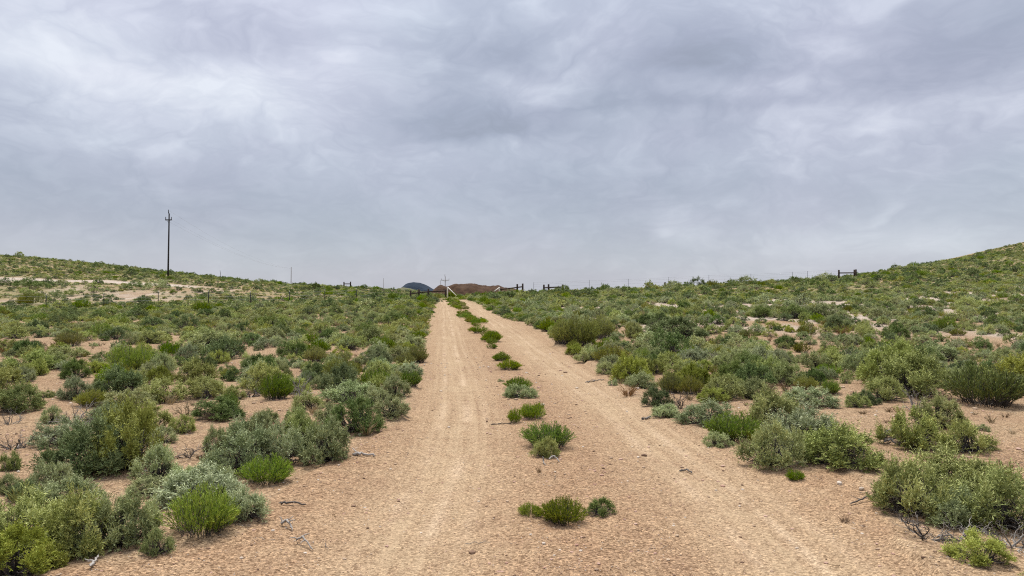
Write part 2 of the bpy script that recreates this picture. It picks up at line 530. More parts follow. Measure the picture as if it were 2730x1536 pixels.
M_GROUND = ground_material()
NX, NY = 480, 380
tt = np.linspace(-1, 1, NX)
tt = np.sign(tt) * (0.55 * np.abs(tt) + 1.15 * np.abs(tt) ** 2.2)
yy = np.concatenate([np.geomspace(2.0, 330, NY) - 11.0, np.array([420, 600, 900, 1500, 2600, 4500, 7500.])])
GX = tt[None, :] * (yy[:, None] + 14.0)
GY = np.repeat(yy[:, None], NX, 1)
gx, gy = GX.ravel(), GY.ravel()
z = gz(gx, gy)
far = gy > 330
z[far] = -3.0
ml, mr, inr, dl, dr = rut_masks(gx, gy)
rutm = np.maximum(ml, mr)
edge_n = fbm(gx, gy, 0.9, 21, 3)
soil_g = sstep(22, 30, gy) * (1 - sstep(58, 74, gy)) * (gx > li(RE, gy) + 3.5)
fine_g = fbm(gx, gy, 0.45, 47, 3)
palem = np.maximum(ell_mask(gx, gy, PALE, 0.6) * np.where(gx < -8, 0.42 + 0.9 * edge_n, 0.75 + 0.6 * edge_n), bench(gx, gy))
palem = np.maximum(palem, soil_g * sstep(-0.10, 0.08, fine_g) * 0.85)
lines = [(1210, 1055, 250), (1480, 1042, 150)]
rg = np.hypot(gx, gy)
grass = (1 - inr) * (1 - palem.clip(0, 1)) * sstep(40, 72, rg) * (0.75 + 0.9 * fbm(gx, gy, 0.06, 31, 3)) * (1 - 0.8 * ell_mask(gx, gy, BARE, 0.3))
ii = np.arange((len(yy) - 1) * NX).reshape(len(yy) - 1, NX)[:, :-1].ravel()
faces = np.stack([ii, ii + 1, ii + NX + 1, ii + NX], 1)
ground = add('ground', mesh_from('ground', np.stack([gx, gy, z], 1), faces, [M_GROUND],
             {'rut': rutm, 'pale': palem.clip(0, 1), 'road': inr, 'lat': np.where(ml > mr, dl, dr + 3.3), 'grassy': grass.clip(0, 1)}, True))
tag(ground, kind='structure')


# ------------------------------------------------------------------ plant materials
def plant_mat(name, stops, rough=0.75, trans=0.09, hue=0.012, tip=None):
    m, t, b = new_mat(name, rough)
    a = t.new('ShaderNodeAttribute', attribute_name='tint')
    oi = t.new('ShaderNodeObjectInfo')
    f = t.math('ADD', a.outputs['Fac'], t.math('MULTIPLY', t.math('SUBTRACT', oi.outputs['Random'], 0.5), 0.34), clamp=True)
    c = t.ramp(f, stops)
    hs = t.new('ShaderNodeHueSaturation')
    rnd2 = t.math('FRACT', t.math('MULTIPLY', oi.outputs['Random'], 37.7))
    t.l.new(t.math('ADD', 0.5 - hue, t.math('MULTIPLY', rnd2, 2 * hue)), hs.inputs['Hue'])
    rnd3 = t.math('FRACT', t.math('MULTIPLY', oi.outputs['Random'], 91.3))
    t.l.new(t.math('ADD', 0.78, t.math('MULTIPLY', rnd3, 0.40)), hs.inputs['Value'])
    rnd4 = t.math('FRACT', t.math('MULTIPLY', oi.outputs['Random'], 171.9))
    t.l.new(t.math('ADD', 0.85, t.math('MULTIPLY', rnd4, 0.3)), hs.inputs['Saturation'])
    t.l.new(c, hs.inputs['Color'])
    t.l.new(hs.outputs[0], b.inputs['Base Color'])
    if trans > 0:
        tr = t.new('ShaderNodeBsdfTranslucent')
        t.l.new(hs.outputs[0], tr.inputs['Color'])
        mx = t.new('ShaderNodeMixShader'); mx.inputs[0].default_value = trans
        t.l.new(b.outputs[0], mx.inputs[1]); t.l.new(tr.outputs[0], mx.inputs[2])
        t.l.new(mx.outputs[0], t.n['Material Output'].inputs['Surface'])
    return m


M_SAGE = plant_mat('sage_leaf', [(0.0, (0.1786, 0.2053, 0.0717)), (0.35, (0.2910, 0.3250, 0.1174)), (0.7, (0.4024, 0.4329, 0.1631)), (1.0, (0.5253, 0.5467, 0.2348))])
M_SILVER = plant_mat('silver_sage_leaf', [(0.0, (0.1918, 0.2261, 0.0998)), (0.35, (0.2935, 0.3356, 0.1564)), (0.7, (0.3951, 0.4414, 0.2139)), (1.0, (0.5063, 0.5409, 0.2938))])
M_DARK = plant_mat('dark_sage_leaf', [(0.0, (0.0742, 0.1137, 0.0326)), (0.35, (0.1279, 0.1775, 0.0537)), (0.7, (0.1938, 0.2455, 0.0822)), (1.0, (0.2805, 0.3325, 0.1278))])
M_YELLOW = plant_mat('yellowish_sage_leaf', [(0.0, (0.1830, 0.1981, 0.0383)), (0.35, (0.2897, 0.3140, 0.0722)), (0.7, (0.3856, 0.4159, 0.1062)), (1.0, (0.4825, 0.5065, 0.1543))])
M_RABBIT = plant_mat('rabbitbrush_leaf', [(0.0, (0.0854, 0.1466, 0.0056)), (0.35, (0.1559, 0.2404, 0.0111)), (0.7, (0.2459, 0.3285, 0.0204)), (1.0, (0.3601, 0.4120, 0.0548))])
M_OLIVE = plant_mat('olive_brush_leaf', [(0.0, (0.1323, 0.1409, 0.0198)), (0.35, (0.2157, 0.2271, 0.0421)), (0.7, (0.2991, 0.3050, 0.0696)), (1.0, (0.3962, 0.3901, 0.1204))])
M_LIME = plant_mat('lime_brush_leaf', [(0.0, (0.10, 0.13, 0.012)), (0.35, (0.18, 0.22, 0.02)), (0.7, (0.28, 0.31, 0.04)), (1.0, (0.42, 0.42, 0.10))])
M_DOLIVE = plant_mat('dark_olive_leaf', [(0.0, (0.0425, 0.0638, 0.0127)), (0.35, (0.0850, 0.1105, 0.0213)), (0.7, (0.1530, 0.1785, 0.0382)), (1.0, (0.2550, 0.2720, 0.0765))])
M_STRAW = plant_mat('straw_stem', [(0.0, (0.1700, 0.1190, 0.0638)), (0.5, (0.2805, 0.2167, 0.1190)), (1.0, (0.4080, 0.3400, 0.2125))], 0.9, 0.15, 0.006)
M_BROWN = plant_mat('brown_weed_stem', [(0.0, (0.1190, 0.0723, 0.0382)), (0.5, (0.1870, 0.1190, 0.0595)), (1.0, (0.2805, 0.1870, 0.1020))], 0.9, 0.1, 0.006)
M_BARK = plant_mat('grey_bark', [(0.0, (0.0440, 0.0368, 0.0320)), (0.45, (0.1000, 0.0864, 0.0760)), (0.8, (0.1840, 0.1640, 0.1440)), (1.0, (0.3200, 0.2920, 0.2560))], 0.9, 0.0, 0.006)
M_WEATHERED = plant_mat('weathered_bare_wood', [(0.0, (0.1360, 0.1190, 0.1020)), (0.5, (0.2550, 0.2295, 0.1997)), (1.0, (0.4420, 0.4080, 0.3570))], 0.9, 0.0, 0.006)


# ------------------------------------------------------------------ plant shapes
def unit(v):
    return v / (np.linalg.norm(v, axis=-1, keepdims=True) + 1e-9)


class Geo:
    def __init__(self):
        self.v, self.q, self.t, self.n = [], [], [], 0

    def leaves(self, p, d, L, Wd, tint, r):
        """rhomb-shaped leaf blades: base p, direction d"""
        n = len(p)
        side = unit(np.cross(d, r.normal(size=(n, 3))))
        nrm = np.cross(side, d)
        L = np.broadcast_to(L, n)[:, None]; Wd = np.broadcast_to(Wd, n)[:, None]
        a = p
        m = p + d * L * 0.6 + nrm * L * 0.08
        b = m + side * Wd * 0.5
        c = p + d * L
        e = m - side * Wd * 0.5
        vs = np.stack([a, b, c, e], 1).reshape(-1, 3)
        f = (np.arange(n) * 4)[:, None] + np.arange(4)[None] + self.n
        self.v.append(vs); self.q.append(f); self.t.append(np.repeat(tint, 4)); self.n += 4 * n

    def tube(self, pts, r0, r1, tint, sides=4):
        pts = np.asarray(pts, float)
        k = len(pts)
        tang = unit(np.gradient(pts, axis=0))
        ref = np.array([0.31, 0.17, 0.93])
        a = unit(np.cross(tang, ref)); b = np.cross(tang, a)
        rr = (np.linspace(r0, r1, k) if np.isscalar(r0) else np.asarray(r0))[:, None, None]
        an = np.arange(sides) / sides * 2 * math.pi
        ring = a[:, None] * np.cos(an)[None, :, None] + b[:, None] * np.sin(an)[None, :, None]
        vs = (pts[:, None] + ring * rr).reshape(-1, 3)
        i = np.arange(k - 1)[:, None] * sides; j = np.arange(sides)[None]; j2 = (j + 1) % sides
        f = np.stack([i + j, i + j2, i + sides + j2, i + sides + j], -1).reshape(-1, 4) + self.n
        self.v.append(vs); self.q.append(f); self.t.append(np.full(len(vs), tint)); self.n += len(vs)

    def mesh(self, name, mat):
        return mesh_from(name, np.concatenate(self.v), np.concatenate(self.q), [mat], {'tint': np.concatenate(self.t)})


def wander(p0, p1, k, amp, r):
    t = np.linspace(0, 1, k)[:, None]
    pts = p0 + (p1 - p0) * t
    off = r.normal(size=(k, 3)) * amp
    off[0] = 0; off[-1] *= 0.4
    pts = pts + off
    return pts


def fib_dirs(n, r, low=0.12):
    """directions over an upper hemisphere, evenly spread and jittered"""
    i = np.arange(n) + 0.5
    zc = low + (1 - low) * (i / n)
    zc = np.clip(zc + r.normal(size=n) * 0.07, 0.03, 0.99)
    az = i * 2.39996 + r.normal(size=n) * 0.35
    s = np.sqrt(1 - zc ** 2)
    return np.stack([s * np.cos(az), s * np.sin(az), zc], 1)


def sage_shape(seed, lobes, shoots, nleaf, leaf, width, H=0.7, spikes=0.12, gaps=0.1, twigs=30, skirt=0.45):
    """crown of leafy shoots in clumps on crooked grey stems; unit width, height about H"""
    r = np.random.default_rng(seed)
    F, B = Geo(), Geo()
    up = fib_dirs(int(lobes * (1 - skirt)), r, 0.30)
    ns = max(3, int(lobes * skirt))
    az = np.arange(ns) / ns * 6.283 + r.normal(size=ns) * 0.25
    zz = 0.08 + 0.20 * r.random(ns)
    sk = np.stack([np.cos(az) * np.sqrt(1 - zz ** 2), np.sin(az) * np.sqrt(1 - zz ** 2), zz], 1)
    dirs = np.concatenate([up, sk])
    n = len(dirs)
    keep = r.random(n) > gaps
    keep[:3] = True
    dirs = dirs[keep]
    n = len(dirs)
    ph, ph2 = r.random() * 6, r.random() * 6
    a_ = np.arctan2(dirs[:, 1], dirs[:, 0])
    rad = 0.5 * (1 + 0.15 * np.sin(a_ * 2 + ph) + 0.10 * np.sin(a_ * 3 + ph2) + r.normal(size=n) * 0.11)
    hvar = 0.70 + 0.42 * r.random(n) + 0.10 * np.sin(a_ + ph2)
    C = np.stack([dirs[:, 0] * rad * 0.76, dirs[:, 1] * rad * 0.76, 0.06 * H + dirs[:, 2] * (H * 0.74) * hvar], 1)
    lr = (0.125 + 0.065 * r.random(n)) * (20.0 / max(lobes, 8)) ** 0.33
    for j in range(n):
        c, R = C[j], lr[j]
        s = int(shoots * (0.55 + 0.75 * r.random()))
        if r.random() < 0.10: s = max(3, s // 7)                 # a clump that has died back
        outw = unit(np.array([dirs[j, 0], dirs[j, 1], 0.35 + dirs[j, 2]]))
        d = unit(r.normal(size=(s, 3)) * 0.75 + outw * 0.65 + np.array([0, 0, 0.30]))
        st = c + unit(r.normal(size=(s, 3)) + outw * 0.5) * R * (0.25 + 0.25 * r.random((s, 1)))
        st[:, 2] = np.maximum(st[:, 2], 0.02)
        ln = R * (0.55 + 0.65 * r.random(s))
        sp = r.random(s) < spikes
        ln = np.where(sp, ln * (1.3 + 0.6 * r.random(s)), ln)
        d = np.where(sp[:, None], unit(d * 0.35 + np.array([0, 0, 1.0])), d)
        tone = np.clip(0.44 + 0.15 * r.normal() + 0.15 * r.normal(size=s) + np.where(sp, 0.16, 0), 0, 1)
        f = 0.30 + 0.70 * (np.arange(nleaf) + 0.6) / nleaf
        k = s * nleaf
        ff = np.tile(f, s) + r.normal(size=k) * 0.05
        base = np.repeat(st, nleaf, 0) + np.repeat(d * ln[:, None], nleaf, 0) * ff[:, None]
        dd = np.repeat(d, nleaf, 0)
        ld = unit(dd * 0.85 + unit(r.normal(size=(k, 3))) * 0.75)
        tt_ = np.clip(np.repeat(tone, nleaf) + 0.40 * (ff - 0.62) + 0.18 * r.normal(size=k), 0, 1)  # pale fresh growth at tips; tone contrast widened to imitate shaded crown insides
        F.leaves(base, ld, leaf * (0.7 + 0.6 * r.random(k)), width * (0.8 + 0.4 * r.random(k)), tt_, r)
        root = np.array([r.normal() * 0.04, r.normal() * 0.04, -0.03])
        elbow = np.array([c[0] * 0.6, c[1] * 0.6, c[2] * 0.35]) + r.normal(size=3) * 0.035
        pts = np.concatenate([wander(root, elbow, 4, 0.014, r), wander(elbow, c, 5, 0.018, r)[1:]])
        pts[:, 2] = np.maximum(pts[:, 2], -0.02)
        B.tube(pts, 0.015 + 0.006 * r.random(), 0.004, np.clip(0.42 + 0.2 * r.normal(), 0, 1), 4)
        for q in range(max(1, twigs // n)):
            a0 = pts[r.integers(3, len(pts))]
            e = c + unit(r.normal(size=3) + outw * 0.7) * R * (0.7 + 0.5 * r.random())
            B.tube(wander(a0, e, 4, 0.014, r), 0.0045, 0.0016, np.clip(0.5 + 0.25 * r.normal(), 0, 1), 3)
    for q in range(int(twigs * 1.6)):
        az, el_ = r.random() * 6.283, 0.15 + 1.3 * r.random()
        e = np.array([math.cos(az) * math.cos(el_) * 0.40, math.sin(az) * math.cos(el_) * 0.40, 0.03 + math.sin(el_) * H * 0.62])
        st_ = np.array([e[0] * 0.25, e[1] * 0.25, 0.02]) + r.normal(size=3) * 0.03
        B.tube(wander(st_, e, 5, 0.03, r), 0.0075, 0.0025, np.clip(0.18 + 0.2 * r.normal(), 0, 1), 3)  # inner twigs coloured darker, painting in shade inside the crown
    for q in range(twigs):
        az = r.random() * 6.283
        e = np.array([math.cos(az), math.sin(az), 0]) * (0.25 + 0.27 * r.random()) + np.array([0, 0, 0.03 + 0.22 * r.random()])
        m = e * 0.45 + np.array([0, 0, 0.02 + 0.05 * r.random()])
        B.tube(np.concatenate([wander(np.zeros(3) + r.normal(size=3) * 0.02, m, 3, 0.01, r), wander(m, e, 4, 0.02, r)[1:]]), 0.012 if q % 5 == 0 else 0.007, 0.002, np.clip(0.45 + 0.3 * r.normal(), 0, 1), 3)
    return F, B


def broom_shape(seed, stems, nleaf, leaf, width, H=0.7, spread=0.95, foot=0.22, ragged=0.12, bare=0.25):
    """a dense dome of slim upright leafy stems, as on rabbitbrush"""
    r = np.random.default_rng(seed)
    F, B = Geo(), Geo()
    clumps = r.integers(5, 9)
    caz = r.random(clumps) * 6.283
    for i in range(stems):
        k = r.integers(clumps)
        pol = spread * math.sqrt(r.random())
        az = caz[k] + r.normal() * 0.55 if r.random() < 0.7 else r.random() * 6.283
        b = np.array([math.cos(az), math.sin(az), 0]) * foot * math.sqrt(r.random())
        rr = 0.5 * (1 - ragged + 2 * ragged * r.random())
        hh = H * (1 - ragged + 1.5 * ragged * r.random()) * (0.72 + 0.28 * math.cos(pol) + 0.10 * math.sin(az * 2 + seed))
        tip = np.array([math.cos(az) * rr * math.sin(pol) / math.sin(max(spread, .2)), math.sin(az) * rr * math.sin(pol) / math.sin(max(spread, .2)), hh * max(0.30, math.cos(pol * 0.92))])
        midp = b * 0.6 + tip * 0.45 + np.array([0, 0, 0.06 * H])
        t = np.linspace(0, 1, 6)[:, None]
        pts = (1 - t) ** 2 * b + 2 * t * (1 - t) * midp + t ** 2 * tip + r.normal(size=(6, 3)) * 0.006
        if r.random() < 0.45:
            B.tube(pts, 0.0050, 0.0020, np.clip(0.5 + 0.25 * r.normal(), 0, 1), 3)
        f = bare + (1 - bare) * r.random(nleaf) ** 0.8
        x = f * 5
        i0 = np.minimum(x.astype(int), 4)
        base = pts[i0] + (pts[i0 + 1] - pts[i0]) * (x - i0)[:, None]
        td = unit(pts[i0 + 1] - pts[i0])
        ld = unit(td + unit(r.normal(size=(nleaf, 3))) * 0.48 + np.array([0, 0, 0.15]))
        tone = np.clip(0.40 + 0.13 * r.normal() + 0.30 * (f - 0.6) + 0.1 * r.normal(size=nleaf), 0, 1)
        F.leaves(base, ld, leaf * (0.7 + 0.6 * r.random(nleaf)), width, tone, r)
    for q in range(16):
        az = r.random() * 6.283
        e = np.array([math.cos(az), math.sin(az), 0]) * (0.22 + 0.2 * r.random()) + np.array([0, 0, 0.05 + 0.15 * r.random()])
        B.tube(wander(np.zeros(3), e, 4, 0.02, r), 0.009, 0.002, np.clip(0.5 + 0.3 * r.normal(), 0, 1), 3)
    return F, B


def dead_shape(seed, mains=7, H=0.55, subs=5, flat=0.0):
    """bare tangle of crooked branches"""
    r = np.random.default_rng(seed)
    B = Geo()
    for i in range(mains):
        az = i / mains * 6.283 + r.normal() * 0.4
        e = np.array([math.cos(az) * (0.3 + 0.2 * r.random()), math.sin(az) * (0.3 + 0.2 * r.random()), H * (0.2 + 0.8 * r.random()) * (1 - flat)])
        m = e * np.array([0.5, 0.5, 0.35]) + r.normal(size=3) * 0.05
        m[2] = abs(m[2])
        p = np.concatenate([wander(np.array([0, 0, -0.02]) + r.normal(size=3) * np.array([.03, .03, 0]), m, 4, 0.015, r), wander(m, e, 5, 0.03, r)[1:]])
        tn = np.clip(0.5 + 0.25 * r.normal(), 0, 1)
        B.tube(p, 0.017 + 0.01 * r.random(), 0.006, tn, 5)
        for k in range(subs):
            a = p[r.integers(2, len(p))]
            d = unit(unit(e) + r.normal(size=3) * 0.7 + np.array([0, 0, 0.25]))
            s = wander(a, a + d * (0.12 + 0.16 * r.random()), 5, 0.018, r)
            s[:, 2] = np.maximum(s[:, 2], 0.008)
            B.tube(s, 0.0075, 0.0025, np.clip(tn + 0.15 * r.normal(), 0, 1), 4)
            for q in range(3):
                a2 = s[r.integers(1, 5)]
                d2 = unit(d + r.normal(size=3) * 0.8 + np.array([0, 0, 0.15]))
                w_ = wander(a2, a2 + d2 * (0.06 + 0.10 * r.random()), 4, 0.01, r)
                w_[:, 2] = np.maximum(w_[:, 2], 0.005)
                B.tube(w_, 0.0032, 0.0014, np.clip(tn + 0.2 * r.normal(), 0, 1), 3)
    return B


def tuft_shape(seed, blades=60, H=0.8, width=0.022, spread=0.6):
    r = np.random.default_rng(seed)
    F = Geo()
    for i in range(blades):
        az, pol = r.random() * 6.283, spread * math.sqrt(r.random())
        d = np.array([math.cos(az) * math.sin(pol), math.sin(az) * math.sin(pol), math.cos(pol)])
        L = H * (0.5 + 0.5 * r.random())
        b = np.array([math.cos(az), math.sin(az), 0]) * 0.12 * r.random()
        tn = np.clip(0.5 + 0.22 * r.normal(), 0, 1)
        m = b + d * L * 0.55
        d2 = unit(d + np.array([math.cos(az), math.sin(az), -0.4]) * 0.35)
        F.leaves(np.array([b]), np.array([d]), L * 0.7, width, np.array([tn]), r)
        F.leaves(np.array([m]), np.array([d2]), L * 0.5, width * 0.8, np.array([min(1, tn + .1)]), r)
    return F


PRO = {}      # kind -> list of (foliage geometry, branch geometry)
LIB = {}


def build_lib():
    hi = [sage_shape(100 + i, 28, 46, 14, 0.044, 0.0100, 0.70, 0.20, 0.10, 50, 0.36) for i in range(5)]
    flat = [sage_shape(140 + i, 28, 44, 14, 0.046, 0.0100, 0.58, 0.36, 0.12, 60, 0.36) for i in range(4)]
    md = [sage_shape(200 + i, 22, 26, 10, 0.055, 0.018, 0.68, 0.10, 0.08, 26, 0.36) for i in range(6)]
    lo = [sage_shape(260 + i, 16, 14, 6, 0.075, 0.045, 0.66, 0.05, 0.06, 16, 0.36) for i in range(6)]
    bh = [broom_shape(300 + i, 420, 16, 0.070, 0.0105, 0.70, 1.12, 0.30, 0.14, 0.22) for i in range(4)]
    bm_ = [broom_shape(340 + i, 180, 10, 0.10, 0.020, 0.72, 1.12, 0.3, 0.14, 0.2) for i in range(4)]
    bl = [broom_shape(380 + i, 80, 7, 0.15, 0.04, 0.70, 1.12, 0.3, 0.14, 0.2) for i in range(3)]
    tall = [broom_shape(400 + i, 420, 16, 0.080, 0.010, 0.80, 1.05, 0.25, 0.2, 0.3) for i in range(2)]
    return dict(hi=hi, flat=flat, md=md, lo=lo, bh=bh, bm=bm_, bl=bl, tall=tall)
LIB = build_lib()
MESH = {}


def lib_mesh(lib, i, mat):
    key = (lib, i % len(LIB[lib]), mat.name)
    if key not in MESH:
        F, B = LIB[lib][key[1]]
        MESH[key] = (F.mesh('foliage', mat), None)
    bkey = (lib, key[1], 'bark')
    if bkey not in MESH:
        MESH[bkey] = LIB[lib][key[1]][1].mesh('woody_stems', M_BARK)
    return MESH[key][0], MESH[bkey]


DEADM = {}
def dead_mesh(i, mat):
    k_ = (i % 5, mat.name)
    if k_ not in DEADM:
        DEADM[k_] = dead_shape(500 + k_[0], 7 + k_[0] % 3, 0.55 if k_[0] < 3 else 0.4, 6).mesh('bare_branches', mat)
    return DEADM[k_]


#KIND: name, category, material, lib near, lib mid
KINDS = {
    'S': ('sagebrush', 'sagebrush', M_SAGE, 'hi', 'md'), 'SP': ('sagebrush', 'sagebrush', M_SILVER, 'hi', 'md'), 'SD': ('sagebrush', 'sagebrush', M_DARK, 'hi', 'md'),
    'SY': ('sagebrush', 'sagebrush', M_YELLOW, 'hi', 'md'), 'SF': ('sagebrush', 'sagebrush', M_SILVER, 'flat', 'md'), 'SG': ('sagebrush', 'sagebrush', M_SAGE, 'flat', 'md'),
    'R': ('rabbitbrush', 'rabbitbrush', M_RABBIT, 'bh', 'bm'), 'RO': ('rabbitbrush', 'rabbitbrush', M_OLIVE, 'bh', 'bm'), 'RY': ('rabbitbrush', 'rabbitbrush', M_LIME, 'bh', 'bm'), 'T': ('rabbitbrush', 'rabbitbrush', M_DOLIVE, 'tall', 'tall'),
}
LOOK = {'S': 'grey-green sagebrush', 'SP': 'silvery sagebrush', 'SD': 'dark green sagebrush', 'SY': 'yellow-green sagebrush', 'SF': 'low silvery sagebrush', 'SG': 'low grey-green sagebrush',
        'R': 'bright green rabbitbrush', 'RY': 'lime green rabbitbrush', 'RO': 'olive rabbitbrush', 'T': 'tall olive rabbitbrush', 'D': 'dead grey bush of bare branches', 'DT': 'dead tan bush of dry twigs', 'W': 'brown dried weed', 'G': 'dark green grass tuft'}
placed = []                       # (x, y, radius) of everything with a stem, for spacing
cnt = {'n': 0}


def plant(kind, x, y, w, h, label, group, rz=None, parts=True, near=True, var=None):
    cnt['n'] += 1
    i = cnt['n'] * 7 + 3 if var is None else var
    rz = random.uniform(0, 6.283) if rz is None else rz
    zg = float(gz(x, y)[0]) - 0.015
    if kind in ('D', 'DT', 'W', 'G'):
        if kind == 'D':
            o = add('dead_bush', dead_mesh(i, M_WEATHERED if cnt['n'] % 2 else M_BARK)); cat = 'dead bush'; hb = 0.55
        elif kind == 'DT':
            o = add('dead_bush', dead_mesh(i, M_STRAW)); cat = 'dead bush'; hb = 0.55
        else:
            k_ = (kind, i % 2)
            if k_ not in DEADM:
                DEADM[k_] = tuft_shape(600 + i % 2, 70 if kind == 'G' else 55, 0.8, 0.03, 0.45 if kind == 'G' else 0.75).mesh('blades', M_RABBIT if kind == 'G' else M_BROWN)
            o = add('dried_weed' if kind == 'W' else 'grass_tuft', DEADM[k_]); cat = 'weed' if kind == 'W' else 'grass tuft'; hb = 0.75
        o.location = (x, y, zg); o.rotation_euler = (0, 0, rz); o.scale = (w, w, h / hb)
        tag(o, label, cat, group)
        return o
    nm, cat, mat, ln, lm = KINDS[kind]
    lib = ln if near else lm
    fm, bm_ = lib_mesh(lib, i, mat)
    hb = {'hi': 0.74, 'flat': 0.60, 'md': 0.74, 'lo': 0.74, 'bh': 0.72, 'bm': 0.74, 'bl': 0.72, 'tall': 0.95}[lib]
    if parts:
        o = add(nm, None); o.empty_display_size = 0.2
        f = add('foliage', fm, o); f['kind'] = 'stuff'
        s = add('woody_stems', bm_, o); s['kind'] = 'stuff'
    else:
        o = add(nm, fm)
    sq = 0.86 + 0.28 * random.random()
    o.location = (x, y, zg); o.rotation_euler = (0, 0, rz); o.scale = (w * sq, w / sq, h / hb)
    tag(o, label, cat, group)
    return o


